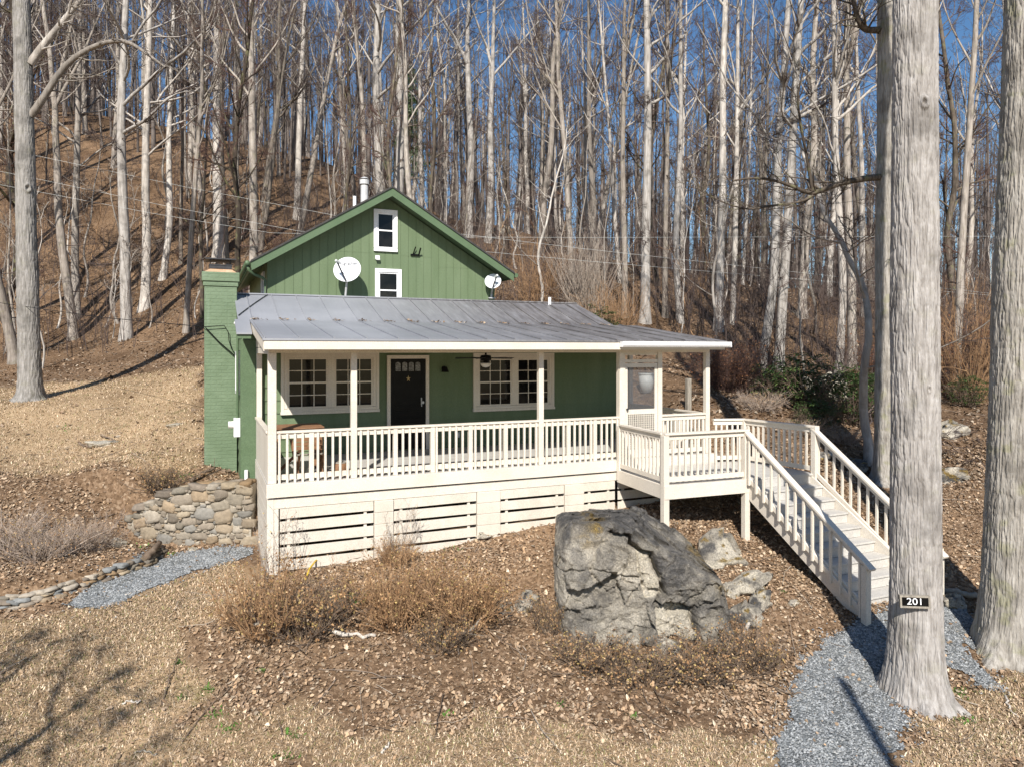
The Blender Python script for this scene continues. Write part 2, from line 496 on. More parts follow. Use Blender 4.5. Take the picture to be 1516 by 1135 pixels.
for X, d, z in [(0, 3, -1.1), (-8, 3, -1.1), (8, 3, -1.0), (0, -10, -1.5), (-30, -10, -1.5), (30, -10, -1.4), (0, -40, -2), (-60, -40, -2), (60, -40, -2), (-40, 10, .2), (-40, 30, 5.),
                (40, 10, .0), (45, 30, 2.5), (-90, 90, 30), (90, 100, 12), (-60, 130, 30), (0, 130, 16), (80, 140, 10), (-120, 200, 25), (0, 220, 12), (120, 220, 10), (0, 320, 8), (-160, 320, 12), (160, 320, 8),
                (-200, 60, 12), (200, 60, 6)]:
    ctl.append((X, d, z))
ctl = np.array(ctl)


def _phi(r2):
    return .5 * r2 * np.log(r2 + 1e-9)


def _sq(X, d):                               # squash far distances so that the near ground is well resolved
    return np.arcsinh(X / 12.) * 12., np.arcsinh((d - 8) / 14.) * 14.


_cx, _cd = _sq(ctl[:, 0], ctl[:, 1]); _n = len(ctl)
_A = np.zeros((_n + 3, _n + 3))
_A[:_n, :_n] = _phi((_cx[:, None] - _cx[None]) ** 2 + (_cd[:, None] - _cd[None]) ** 2) + np.eye(_n) * .10
_A[:_n, _n:] = np.stack([np.ones(_n), _cx, _cd], 1); _A[_n:, :_n] = _A[:_n, _n:].T
_w = np.linalg.solve(_A, np.concatenate([ctl[:, 2], np.zeros(3)]))


def smooth01(t): t = np.clip(t, 0, 1); return t * t * (3 - 2 * t)


# the stone retaining wall and the low dry wall hold the yard up: a step in the ground along each
RWALL = [(-4.85, 13.45), (-6.2, 13.42), (-7.15, 13.75)]      # plan across/along view
LWALL = [(-6.42, 13.0), (-6.36, 12.36), (-6.52, 11.9), (-6.75, 11.3), (-7.13, 10.8), (-7.6, 10.55), (-8.8, 10.35), (-10.5, 10.3)]


def seg_dist(X, d, line):
    """distance to the polyline, signed side (+ is behind), and share along it"""
    best = np.full(np.shape(X), 1e9); side = np.zeros(np.shape(X)); along = np.zeros(np.shape(X))
    L = len(line) - 1
    for i in range(L):
        (ax, ay), (bx, by) = line[i], line[i + 1]
        vx, vy = bx - ax, by - ay; l2 = vx * vx + vy * vy
        t = np.clip(((X - ax) * vx + (d - ay) * vy) / l2, 0, 1)
        dx, dy = X - (ax + t * vx), d - (ay + t * vy); ds = np.hypot(dx, dy)
        cr = vx * dy - vy * dx
        m = ds < best
        best = np.where(m, ds, best); side = np.where(m, -np.sign(cr), side); along = np.where(m, (i + t) / L, along)
    return best, side, along


def terrain_fn(X, d):
    sx, sd = _sq(X, d)
    z = _w[_n] + _w[_n + 1] * sx + _w[_n + 2] * sd
    for i in range(_n): z = z + _w[i] * _phi((sx - _cx[i]) ** 2 + (sd - _cd[i]) ** 2)
    for line, h, reach, wid in ((RWALL, .62, 2.2, .16), (LWALL, .24, 1.3, .10)):
        ds, sg, al = seg_dist(X, d, line)
        s = ds * sg
        up = smooth01((s + wid) / (2 * wid)) * (1 - smooth01((s - .3) / reach))
        endf = smooth01(al / .04) if line is LWALL else 1.0
        z = z + h * up * endf * np.where(ds < reach + 1, 1, 0)
    r = np.hypot(X, d)
    far = smooth01((r - 16) / 30)
    z = z + (n2(X, d, .9, 3, 3.1) - .5) * .10 + (n2(X, d, 4.5, 2, 7.7) - .5) * .045 * (1 - far)
    z = z + far * (n2(X, d, .16, 3, 9.2) - .5) * 1.6
    return z


def spaced(lo, f0, f1, hi, fine, growth):
    out = list(np.arange(f0, f1, fine)); s = fine; p = f1
    while p < hi: out.append(p); s *= growth; p += s
    out.append(hi); s = fine; p = f0 - fine
    while p > lo: out.insert(0, p); s *= growth; p -= s
    out.insert(0, lo); return np.array(out)


GX = spaced(-230, -9.5, 9.5, 230, .085, 1.035)
GD = spaced(-45, 6.4, 15.5, 320, .085, 1.03)
gX, gD = np.meshgrid(GX, GD)
gZ = terrain_fn(gX, gD)


def gz(X, d):
    X = np.asarray(X, float); d = np.asarray(d, float)
    i = np.clip(np.searchsorted(GX, X) - 1, 0, len(GX) - 2); j = np.clip(np.searchsorted(GD, d) - 1, 0, len(GD) - 2)
    u = np.clip((X - GX[i]) / (GX[i + 1] - GX[i]), 0, 1); v = np.clip((d - GD[j]) / (GD[j + 1] - GD[j]), 0, 1)
    return (gZ[j, i] * (1 - u) + gZ[j, i + 1] * u) * (1 - v) + (gZ[j + 1, i] * (1 - u) + gZ[j + 1, i + 1] * u) * v


def gzw(x, y):
    X, d = P(x, y); return float(gz(X, d))


def hit(px, py, d0=5.5, d1=160):
    """the ground seen at this point of the view: (X, d, z)"""
    ds = np.concatenate([np.arange(d0, 40, .04), np.arange(40, d1, .25)])
    X = (px - 758) / F * ds; z = CZ - (py - HY) / F * ds
    b = np.nonzero(z <= gz(X, ds))[0]
    k = b[0] if len(b) else len(ds) - 1
    return float(X[k]), float(ds[k]), float(gz(X[k], ds[k]))


def ghit(px, py):
    X, d, z = hit(px, py); x, y = W(X, d); return Vector((x, y, z))


def inside(X, d, poly):
    c = np.zeros(np.shape(X), bool); n = len(poly)
    for i in range(n):
        (ax, ay), (bx, by) = poly[i], poly[i - 1]
        cond = ((ay > d) != (by > d)) & (X < (bx - ax) * (d - ay) / (by - ay + 1e-12) + ax)
        c ^= cond
    return c


def poly_px(pts): return [hit(a, b)[:2] for a, b in pts]


LAWN = [poly_px(p) for p in [
    [(-250, 560), (-250, 740), (0, 700), (125, 695), (225, 700), (262, 712), (303, 702), (304, 540), (150, 565)],
    [(-250, 905), (100, 905), (350, 832), (400, 858), (300, 940), (250, 1060), (260, 1160), (-250, 1160)],
    [(200, 1160), (250, 1085), (700, 1075), (1160, 1085), (1150, 1160)],
    [(1340, 1060), (1430, 1045), (1540, 1010), (1540, 1160), (1335, 1160)]]]
GRAVEL_R = poly_px([(1120, 1175), (1140, 1135), (1180, 1020), (1195, 980), (1240, 938), (1275, 912), (1330, 890), (1420, 893), (1442, 925), (1446, 975), (1472, 1030),
                    (1440, 1015), (1405, 985), (1330, 1012), (1345, 1045), (1336, 1135), (1338, 1175)])
GRAVEL_L = poly_px([(98, 897), (120, 876), (165, 853), (238, 826), (290, 816), (362, 811), (368, 819), (300, 846), (205, 884), (140, 903)])
BARE = [poly_px([(390, 850), (560, 835), (830, 770), (850, 790), (600, 845), (480, 868)])]


def zone(X, d):
    wx = X + (n2(X, d, 1.3, 4, 2.2) - .5) * 1.5; wd = d + (n2(X, d, 1.3, 4, 5.2) - .5) * 1.5
    l = np.zeros(np.shape(X))
    for p in LAWN: l = np.maximum(l, inside(wx, wd, p))
    l = np.maximum(l, (d < 6.9) * 1.0)
    bb = np.zeros(np.shape(X))
    for p in BARE: bb = np.maximum(bb, inside(wx, X * 0 + wd, p))
    return l.astype(float), bb.astype(float)


zl, zb = zone(gX, gD)


def blur(a):
    for _ in range(2):
        a = (a + np.roll(a, 1, 0) + np.roll(a, -1, 0) + np.roll(a, 1, 1) + np.roll(a, -1, 1)) / 5
    return a


zl, zb = blur(zl), blur(zb) * .6
wx_, wy_ = W(gX, gD)
nr, nc = gX.shape
ix = np.arange(nr * nc).reshape(nr, nc)
quads = np.stack([ix[:-1, :-1], ix[:-1, 1:], ix[1:, 1:], ix[1:, :-1]], -1).reshape(-1, 4)
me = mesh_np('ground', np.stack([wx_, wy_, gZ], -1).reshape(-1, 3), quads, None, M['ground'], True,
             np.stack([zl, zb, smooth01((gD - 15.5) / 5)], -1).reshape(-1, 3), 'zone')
tag(link('ground', me), 'leaf-littered bank, tan winter lawn and brown wooded slope', 'ground', kind='structure')


def gravel(name, poly, label):
    p = np.array(poly); s = .035
    xs = np.arange(p[:, 0].min() - .2, p[:, 0].max() + .2, s); ds = np.arange(p[:, 1].min() - .2, p[:, 1].max() + .2, s)
    X, d = np.meshgrid(xs, ds)
    wX = X + (n2(X, d, 3, 5, 1.1) - .5) * .55 + rng.normal(0, .02, X.shape); wD = d + (n2(X, d, 3, 5, 4.1) - .5) * .55 + rng.normal(0, .02, X.shape)
    ins = inside(wX, wD, poly)
    cell = ins[:-1, :-1] & ins[1:, 1:] & ins[1:, :-1] & ins[:-1, 1:]
    z = gz(X, d) + .018 + (n2(X, d, 22, 2, 3.3) - .5) * .018
    x, y = W(X, d); r, c = X.shape; ii = np.arange(r * c).reshape(r, c)
    q = np.stack([ii[:-1, :-1], ii[:-1, 1:], ii[1:, 1:], ii[1:, :-1]], -1)[cell]
    used = np.unique(q); remap = np.zeros(r * c, int); remap[used] = np.arange(len(used))
    me = mesh_np(name, np.stack([x, y, z], -1).reshape(-1, 3)[used], remap[q], None, M['gravel'], True)
    tag(link(name, me), label, 'path', kind='structure')
    return X[:-1, :-1][cell], d[:-1, :-1][cell]


gr1 = gravel('gravel_path', GRAVEL_R, 'blue-grey gravel path leading to the foot of the stairs')
gr2 = gravel('gravel_path', GRAVEL_L, 'short gravel path curving past the stone retaining wall')


def blocked(X, d):
    x, y = W(X, d)
    b = (x > -.35) & (x < 8.9) & (y > -.05) & (y < 11)
    return b | inside(X, d, GRAVEL_R) | inside(X, d, GRAVEL_L)


# ------------------------------------------------------------------ scattered ground cover (uncountable)
def sample_plan(n, dmin, dmax, power=1.0, wide=.78):
    d = dmin + (dmax - dmin) * rng.random(n) ** power
    X = (rng.random(n) * 2 - 1) * wide * d
    return X, d


def leaves(n, dmin, dmax, size, power, name, lawn_keep, palette, label):
    X, d = sample_plan(n, dmin, dmax, power, .92)
    l, _ = zone(X, d)
    cl = n2(X, d, .8, 3, 6.6)
    keep = (rng.random(n) > l * (1 - lawn_keep)) & (~blocked(X, d) | (rng.random(n) < .05) & (d < 16)) & (rng.random(n) < .12 + 2.4 * (cl - .30))
    xx_, yy_ = W(X, d); keep &= ~((xx_ > -.35) & (xx_ < 8.9) & (yy_ > -.05) & (yy_ < 11))
    X, d = X[keep], d[keep]; n = len(X)
    s = size * (.35 + rng.random(n) ** 2.4 * 1.4)
    z = gz(X, d) + .006 + .02 * rng.random(n) * (s / size)
    x, y = W(X, d)
    c = np.stack([x, y, z], -1)
    a = rng.random(n) * 2 * PI; tilt = rng.normal(0, .42, n); tilt2 = rng.normal(0, .42, n)
    u = np.stack([np.cos(a), np.sin(a), tilt], -1); v = np.stack([-np.sin(a), np.cos(a), tilt2], -1)
    hw = s[:, None] * (.28 + .22 * rng.random(n))[:, None]; hl = s[:, None] * .5
    curl = (rng.normal(0, .22, n) * s)[:, None] * np.array([0, 0, 1.])
    # six-cornered leaf folded on its midrib
    V = np.stack([c - u * hl, c - u * hl * .3 - v * hw + curl, c + u * hl * .45 - v * hw * .8 + curl, c + u * hl, c + u * hl * .45 + v * hw * .8 + curl, c - u * hl * .3 + v * hw + curl], 1).reshape(-1, 3)
    k = np.arange(n)[:, None] * 6
    q = np.concatenate([k + np.array([[0, 1, 2, 3]]), k + np.array([[0, 3, 4, 5]])])
    pal = np.array(palette); t = pal[rng.integers(0, len(pal), n)] * (.58 + .72 * rng.random((n, 1)))
    me = mesh_np(name, V, q, None, M['leaf'], False, np.repeat(t, 6, 0))
    tag(link(name, me), label, 'leaves', kind='stuff')


BROWN = [(0.300, 0.201, 0.127), (0.400, 0.286, 0.182), (0.470, 0.355, 0.242), (0.220, 0.143, 0.088), (0.540, 0.435, 0.314), (0.430, 0.286, 0.171), (0.360, 0.265, 0.182), (0.250, 0.170, 0.110), (0.380, 0.265, 0.165), (0.330, 0.239, 0.160), (0.360, 0.254, 0.165), (0.300, 0.212, 0.143)]
leaves(420000, 6.8, 17, .038, 1.0, 'leaf_litter', .05, BROWN, 'brown fallen leaves covering the bank below the porch')
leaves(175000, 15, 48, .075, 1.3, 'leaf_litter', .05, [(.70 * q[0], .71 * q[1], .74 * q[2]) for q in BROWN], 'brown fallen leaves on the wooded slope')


def grass(n, dmin, dmax, name, label, h0, pal, lawn_only=True, power=1.0):
    X, d = sample_plan(n, dmin, dmax, power)
    l, _ = zone(X, d)
    cl = n2(X, d, 1.1, 3, 8.1)
    keep = (rng.random(n) < (l if lawn_only else np.maximum(l, .25))) & ~blocked(X, d) & (rng.random(n) < .5 + 1.1 * (cl - .15))
    X, d = X[keep], d[keep]; n = len(X)
    x, y = W(X, d); z = gz(X, d) - .004
    h = h0 * (.4 + rng.random(n) * 1.0); a = rng.random(n) * 2 * PI
    lean = h * (.6 + 1.5 * rng.random(n)); w = .0035 + .004 * rng.random(n) + d * .00012
    b = np.stack([x, y, z], -1); side = np.stack([-np.sin(a), np.cos(a), 0 * a], -1) * w[:, None]
    f = np.stack([np.cos(a), np.sin(a), 0 * a], -1) * lean[:, None]; up = np.array([0, 0, 1.]) * h[:, None]
    V = np.stack([b - side, b + side, b + f * .5 + up * .8 + side * .7, b + f * .5 + up * .8 - side * .7, b + f + up * .75], 1).reshape(-1, 3)
    k = np.arange(n)[:, None] * 5
    q = k + np.array([[0, 1, 2, 3]]); t = k + np.array([[3, 2, 4]])
    pl = np.array(pal); c = pl[rng.integers(0, len(pl), n)] * (.7 + .6 * rng.random((n, 1)))
    me = mesh_np(name, V, q, t, M['leaf'], False, np.repeat(c, 5, 0))
    tag(link(name, me), label, 'grass', kind='stuff')


TAN = [(0.490, 0.359, 0.234), (0.570, 0.439, 0.296), (0.388, 0.274, 0.171), (0.296, 0.205, 0.120), (0.661, 0.530, 0.376), (0.433, 0.308, 0.188), (0.228, 0.205, 0.091), (0.342, 0.251, 0.171)]
grass(330000, 6.6, 15, 'dry_grass', 'short tan winter grass on the lawn', .035, TAN)
grass(130000, 14, 27, 'dry_grass', 'short tan grass on the yard behind the stone wall', .05, TAN)

# loose gravel chips
for (Xg, dg), nm in ((gr1, 9000), (gr2, 4000)):
    k = rng.integers(0, len(Xg), nm); X = Xg[k] + rng.random(nm) * .05; d = dg[k] + rng.random(nm) * .05
    sp_ = np.where(rng.random(nm) < .3, .16, .02); X += rng.normal(0, 1, nm) * sp_; d += rng.normal(0, 1, nm) * sp_
    x, y = W(X, d); z = gz(X, d) + .016; s = .008 + .014 * rng.random(nm)
    o8 = np.array([(1, 0, 0), (-1, 0, 0), (0, 1, 0), (0, -1, 0), (0, 0, .8), (0, 0, -.6)])
    V = np.stack([x, y, z], -1)[:, None] + o8[None] * s[:, None, None] * (.6 + .8 * rng.random((nm, 6, 1)))
    t8 = np.array([(0, 2, 4), (2, 1, 4), (1, 3, 4), (3, 0, 4), (2, 0, 5), (1, 2, 5), (3, 1, 5), (0, 3, 5)])
    t = (np.arange(nm)[:, None, None] * 6 + t8[None]).reshape(-1, 3)
    g = rng.random((nm, 1)); c = np.array([[.10, .11, .12]]) * (1 - g) + np.array([[.36, .37, .37]]) * g
    tag(link('gravel_chips', mesh_np('gravel_chips', V.reshape(-1, 3), None, t, M['stone'], False, np.repeat(c, 6, 0))),
        'loose blue-grey stone chips lying on the path', 'gravel', kind='stuff')

# ------------------------------------------------------------------ the house
def on(px, py, y):                           # point of a plane parallel to the porch front
    u = (px - 758) / F
    x = (u * (D0 + CT * y) - (X0 - ST * y)) / (CT - u * ST)
    d = D0 + ST * x + CT * y
    return x, CZ - (py - HY) / F * d


house = empty('green_house', (3.2, 4.0, .6), 'green painted house with grey metal porch roof, brick chimney and cream railed porch', 'house')
WY = 2.9                                     # the wall behind the porch
WX0, WX1 = -.25, 8.45

# --- walls of the wing
mb = MB(); H = .26; z = .3
while z < 4.2:
    t = min(z + H, 4.2)
    mb.hexa([(WX0 + .1, WY - .028, z), (WX1, WY - .028, z), (WX1, WY + .1, z), (WX0 + .1, WY + .1, z), (WX0 + .1, WY - .006, t), (WX1, WY - .006, t), (WX1, WY + .1, t), (WX0 + .1, WY + .1, t)])
    z += H
mb.build('front_wall', M['green'], house)
mb = MB(); z = .0
while z < 4.15:
    t = min(z + H, 4.15)
    mb.hexa([(WX0 - .03, WY + .12, z), (WX0 + .1, WY + .12, z), (WX0 + .1, 8.0, z), (WX0 - .03, 8.0, z), (WX0 - .006, WY + .12, t), (WX0 + .1, WY + .12, t), (WX0 + .1, 8.0, t), (WX0 - .006, 8.0, t)])
    z += H
mb.build('side_wall', M['green'], house)
mb = MB()
mb.box(WX0 - .045, WX0 + .25, WY - .05, WY + .12, .0, 3.85)
mb.build('corner_board', M['green_trim'], house, bevel=.004)
mb = MB(); mb.box(WX1 - .12, WX1 + .03, WY - .05, WY + .1, .6, 4.1)
mb.build('corner_board', M['green_trim'], house, bevel=.004)
MB().box(WX1 - .1, WX1, WY + .1, 8, .7, 4.1).build('end_wall', M['green'], house)

# --- roofs
def slope_sheet(mb, x0, x1, ya, za, yb, zb, th=.03):
    mb.hexa([(x0, ya, za - th), (x1, ya, za - th), (x1, yb, zb - th), (x0, yb, zb - th), (x0, ya, za), (x1, ya, za), (x1, yb, zb), (x0, yb, zb)])


def seams(mb, x0, x1, ya, za, yb, zb, step, off=0.):
    x = x0 + off
    while x < x1:
        n = Vector((0, -(zb - za), yb - ya)).normalized()
        mb.bar((x, ya + .005, za + .012), (x, yb - .005, zb + .012), .016, .03, up=n)
        x += step


PR0, PR1 = -.12, 8.90
mb = MB(); slope_sheet(mb, PR0, PR1, -.46, 3.827, WY, 4.25); seams(mb, PR0, PR1, -.45, 3.827, WY, 4.25, .53, .03)
mb.build('porch_roof', M['roof'], house)
mb = MB(); slope_sheet(mb, -.34, 8.25, WY + .002, 4.252, 4.8, 4.885); seams(mb, -.34, 8.25, WY + .01, 4.252, 4.79, 4.885, .53, .25)
slope_sheet(mb, -.40, PR0 - .005, 2.05, 3.97, WY, 4.252)
mb.hexa([(-.34, 4.802, 4.855), (8.25, 4.802, 4.855), (8.25, 8.2, 4.0), (-.34, 8.2, 4.0), (-.34, 4.802, 4.885), (8.25, 4.802, 4.885), (8.25, 8.2, 4.03), (-.34, 8.2, 4.03)])
mb.bar((-.34, 4.8, 4.9), (8.25, 4.8, 4.9), .10, .03)
mb.build('wing_roof', M['roof'], house)
mb = MB(); mb.box(-.385, -.14, 2.09, 2.12, 3.86, 3.94); mb.box(-.20, 8.3, WY + .13, WY + .15, 4.12, 4.21)
mb.build('wing_soffit', M['green_trim'], house)
mb = MB()
mb.hexa([(.02, .05, 3.70), (8.75, .05, 3.70), (8.75, WY - .04, 3.74), (.02, WY - .04, 3.74), (.02, .05, 3.725), (8.75, .05, 3.725), (8.75, WY - .04, 3.765), (.02, WY - .04, 3.765)])
mb.build('porch_ceiling', M['cream'], house)

# --- eave boards
MB().box(-.1, front(901) - .02, -.445, -.41, 3.655, 3.794).build('fascia', M['cream'], house, bevel=.003)
MB().box(front(901) - .015, 8.85, -.438, -.41, 3.655, 3.79).build('fascia', M['cream_old'], house)
mb = MB()                                    # sloping board along the left edge of the porch roof
mb.hexa([(-.105, -.405, 3.63), (-.07, -.405, 3.63), (-.07, WY - .06, 4.04), (-.105, WY - .06, 4.04), (-.105, -.405, 3.794), (-.07, -.405, 3.794), (-.07, WY - .06, 4.205), (-.105, WY - .06, 4.205)])
mb.build('rake_board', M['cream'], house, bevel=.003)
mb = MB()
mb.hexa([(-.005, .08, 3.70), (.03, .08, 3.70), (.03, WY - .06, 3.70), (-.005, WY - .06, 3.70), (-.005, .08, 3.80), (.03, .08, 3.80), (.03, WY - .06, 4.16), (-.005, WY - .06, 4.16)])
mb.build('gable_board', M['cream_old'], house)
MB().box(-.06, 8.84, -.408, -.06, 3.668, 3.682).build('soffit', M['cream'], house)
mb = MB(); mb.box(0, 8.78, -.05, .05, 3.60, 3.69).box(0, .1, .055, WY - .06, 3.58, 3.69).box(8.66, 8.76, .055, WY - .06, 3.60, 3.69)
mb.build('beam', M['cream'], house, bevel=.004)
mb = MB(); g0, g1 = front(900), 8.93          # white box gutter over the screen door end
prof = [(a - .12, z_ - .02) for a, z_ in [(-.335, 3.72), (-.40, 3.72), (-.43, 3.755), (-.435, 3.83), (-.43, 3.83), (-.424, 3.76), (-.397, 3.73), (-.335, 3.73)]]
V = [(x, y, zz) for x in (g0, g1) for y, zz in prof]; n = len(prof)
mb.add(V, [(i, (i + 1) % n, n + (i + 1) % n, n + i) for i in range(n)])
mb.box(g0 - .006, g0, -.552, -.455, 3.702, 3.808).box(g1, g1 + .006, -.552, -.455, 3.702, 3.808)
mb.build('gutter', M['white'], house)

# --- floor and posts
mb = MB(); y = -.1
while y < WY - .05:
    mb.box(-.02, 8.85, y, min(y + .098, WY - .035), DK - .028, DK); y += .102
mb.build('porch_floor', M['tread'], house)
MB().box(-.04, 6.40, -.155, -.115, DK - .21, DK + .004).build('floor_fascia', M['cream'], house, bevel=.004)
MB().box(6.405, 8.9, -.15, -.11, DK - .21, DK - .0).build('floor_fascia', M['cream'], house, bevel=.004)
PX = [.055, front(523.5), front(800), front(919), front(975.5), front(1046)]
for i, x in enumerate(PX):
    wd = .065 if i in (0, 3) else .05
    MB().box(x - wd, x + wd, -wd, wd, DK + .002, 3.60).build('post', M['cream'], house, bevel=.005)
for x, y in ((.05, WY - .11), (8.71, WY - .02)):
    MB().box(x - .05, x + .05, y - .05, y + .05, DK + .002, 3.58).build('post', M['cream'], house, bevel=.005)

BAL = {}


def railing(parent, name, a, b, z0, h=.84, pitch=.122, mids=(), face=0.0, n=None, low=.09, bl=None, cap=.10):
    """cap rail, two sub rails, then each baluster as a mesh of its own; a, b are plan points"""
    a, b = Vector((*a, 0)), Vector((*b, 0)); L = (b - a).length; t = (b - a) / L; nrm = Vector((t.y, -t.x, 0))
    mb = MB(); up = Vector((0, 0, 1))
    mb.bar(a + up * (z0 + h - .018), b + up * (z0 + h - .018), cap, .036)
    mb.bar(a + up * (z0 + h - .08), b + up * (z0 + h - .08), .036, .09)
    for m in mids:
        p = a + t * m
        mb.bar(p + up * (z0 - .0), p + up * (z0 + h - .04), .075, .075, up=nrm)
    r = mb.build(name, M['cream'], parent, bevel=.003)
    MB().bar(a + up * (z0 + low), b + up * (z0 + low), .036, .085).build('bottom_rail', M['cream'], r, bevel=.003)
    k = n or max(2, int(round(L / pitch)))
    b0, b1 = (z0 - .02, z0 + h - .045) if face else (z0 + low + .043, z0 + h - .13)
    if bl: b0, b1 = bl
    key = (round(b0, 3), round(b1, 3), round(t.x, 2))
    for i in range(k):
        s = (i + .5) * L / k
        if any(abs(s - m) < .06 for m in mids): continue
        p = a + t * s + nrm * face
        if key not in BAL:
            q = MB(); q.bar(Vector((0, 0, b0)), Vector((0, 0, b1)), .036, .036, up=nrm)
            BAL[key] = mesh_np('baluster', np.concatenate(q.V), BOXF, None, M['cream'])
        o = link('baluster', BAL[key], r, p - ORG[r])
    return r


MIDS = [front(p) for p in (461, 585, 640, 696, 748, 841, 880)]
for i in range(3):
    x0, x1 = PX[i] + .05, PX[i + 1] - .05
    railing(house, 'railing', (x0, 0), (x1, 0), DK, mids=[m - x0 for m in MIDS if x0 < m < x1], face=.042)
railing(house, 'railing', (PX[4] + .05, 0), (PX[5] - .05, 0), DK, pitch=.10)
railing(house, 'railing', (8.71, .05), (8.71, WY - .07), DK)
# solid boarded side of the porch
mb = MB(); y = .075
while y < WY - .25:
    mb.box(-.012, .018, y, min(y + .19, WY - .17), DK - .03, DK + .80); y += .193
mb.box(-.035, .06, .07, WY - .165, DK + .802, DK + .84)
mb.build('side_panel', M['cream'], house, bevel=.003)

# --- skirting under the porch
piers = [(front(552), front(580)), (front(703), front(737)), (front(832), front(860))]
for i, (a, b) in enumerate(piers):
    mb = MB()
    for k in range(7):
        z1 = DK - .40 - k * .2
        mb.box(a, b, -.135 + .004 * (k % 2), .2, z1 - .197, z1)
    mb.build('pier', M['cream_old'], house, bevel=.008)
MB().box(-.03, 8.7, -.11, -.075, DK - .395, DK - .235).build('skirt_band', M['cream'], house, bevel=.003)
spans = [(.16, piers[0][0]), (piers[0][1], piers[1][0]), (piers[1][1], piers[2][0]), (piers[2][1], 6.45), (6.5, 8.6)]
for a, b in spans:
    mb = MB(); z1 = DK - .40
    for k in range(6):
        j = random.uniform(-.008, .008); lo = max(z1 - .165, .0)
        if z1 - .1 > gzw((a + b) / 2, -.1) - .12:
            mb.hexa([(a + .01, -.10, z1 - .165 + j), (b - .01, -.10, z1 - .165 - j), (b - .01, -.075, z1 - .165 - j), (a + .01, -.075, z1 - .165 + j), (a + .01, -.10, z1 + j * .4), (b - .01, -.10, z1 - j * .4), (b - .01, -.075, z1 - j * .4), (a + .01, -.075, z1 + j * .4)])
        z1 -= .21
    mb.box(a + .12, a + .17, -.073, -.03, .0, DK - .4).box(b - .17, b - .12, -.073, -.03, .0, DK - .4)
    mb.build('skirt_panel', M['cream_old'], house, bevel=.003)
mb = MB(); mb.box(-.03, .075, -.115, -.0, -.25, DK - .237)
mb.build('corner_board', M['cream'], house, bevel=.004)
mb = MB(); mb.box(.08, .15, -.108, -.07, -.2, DK - .4)
mb.build('corner_board', M['cream'], house, bevel=.004)
mb = MB(); z1 = DK - .04
for k in range(8):
    mb.box(-.022, .012, .005, WY - .06, z1 - .205, z1); z1 -= .21
mb.build('side_skirt', M['cream'], house, bevel=.003)
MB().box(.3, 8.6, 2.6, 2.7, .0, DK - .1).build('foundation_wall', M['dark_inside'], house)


# --- windows
def double_hung(parent, x0, x1, z0, z1, y, rows, cols, trim, mat, mul=.016):
    """one hung window: frame of trim with sill, two sashes each with a lit pane grid"""
    mb = MB(); yf = y - .045
    mb.box(x0, x1, yf, y, z1 - trim, z1).box(x0, x0 + trim, yf, y, z0 + trim, z1 - trim).box(x1 - trim, x1, yf, y, z0 + trim, z1 - trim)
    mb.box(x0 - .0, x1 + .0, yf - .012, y, z0, z0 + trim * .9)
    w = mb.build('window', mat, parent, bevel=.003)
    zm = (z0 + z1) / 2; a, b = x0 + trim + .002, x1 - trim - .002
    for lo, hi, dy in ((zm - .018, z1 - trim - .002, .02), (z0 + trim * .9 + .002, zm + .018, .008)):
        s = MB(); yy = y - .04 + dy; st = .035
        s.box(a, b, yy, yy + .012, hi - st, hi).box(a, b, yy, yy + .012, lo, lo + st)
        s.box(a, a + st, yy, yy + .012, lo + st, hi - st).box(b - st, b, yy, yy + .012, lo + st, hi - st)
        for c in range(1, cols):
            xx = a + st + (b - a - 2 * st) * c / cols; s.box(xx - mul / 2, xx + mul / 2, yy + .002, yy + .01, lo + st, hi - st)
        for r in range(1, rows):
            zz = lo + st + (hi - lo - 2 * st) * r / rows; s.box(a + st, b - st, yy + .003, yy + .011, zz - mul / 2, zz + mul / 2)
        s.build('sash', mat, w)
        MB().box(a + .01, b - .01, yy + .0115, yy + .016, lo + .01, hi - .01).build('pane', M['glass'], w)
    return w


yw = WY - .03
for (p0, q0), (p1, q1) in (((420, 524.5), (556, 607)), ((703, 526.5), (815, 603))):
    x0, z1 = on(p0, q0, WY); x1, _ = on(p1, q0, WY); xm = (x0 + x1) / 2; _, z0 = on((p0 + p1) / 2, (q0 * 0 + q1), WY)
    _, z1 = on((p0 + p1) / 2, q0, WY)
    mb = MB(); t = .06
    mb.box(x0 - t, x1 + t, yw - .055, yw, z1, z1 + t).box(x0 - t, x0, yw - .055, yw, z0, z1).box(x1, x1 + t, yw - .055, yw, z0, z1)
    mb.box(x0 - t - .01, x1 + t + .01, yw - .075, yw, z0 - .055, z0 - .001)
    mb.build('window_casing', M['cream'], house, bevel=.003)
    double_hung(house, x0 + .002, xm - .001, z0, z1 - .001, yw, 2, 3, .065, M['cream'])
    double_hung(house, xm + .001, x1 - .002, z0, z1 - .001, yw, 2, 3, .065, M['cream'])

# --- front door
x0, z1 = on(572, 526, WY); x1, _ = on(634, 526, WY)
mb = MB(); mb.box(x0, x0 + .075, yw - .05, yw, DK + .003, z1 - .075).box(x1 - .075, x1, yw - .05, yw, DK + .003, z1 - .075).box(x0, x1, yw - .05, yw, z1 - .075, z1)
mb.build('door_frame', M['cream'], house, bevel=.003)
a, b = x0 + .08, x1 - .08; yd = yw - .02
mb = MB(); mb.box(a, b, yd, yd + .02, DK + .03, z1 - .08)
for (u0, u1, v0, v1) in ((.12, .88, .05, .36), (.12, .88, .42, .50)):
    mb.box(a + (b - a) * u0, a + (b - a) * u1, yd - .008, yd, DK + .03 + 1.9 * v0, DK + .03 + 1.9 * v1)
    mb.box(a + (b - a) * (u0 + .05), a + (b - a) * (u1 - .05), yd - .016, yd - .008, DK + .03 + 1.9 * (v0 + .02), DK + .03 + 1.9 * (v1 - .02))
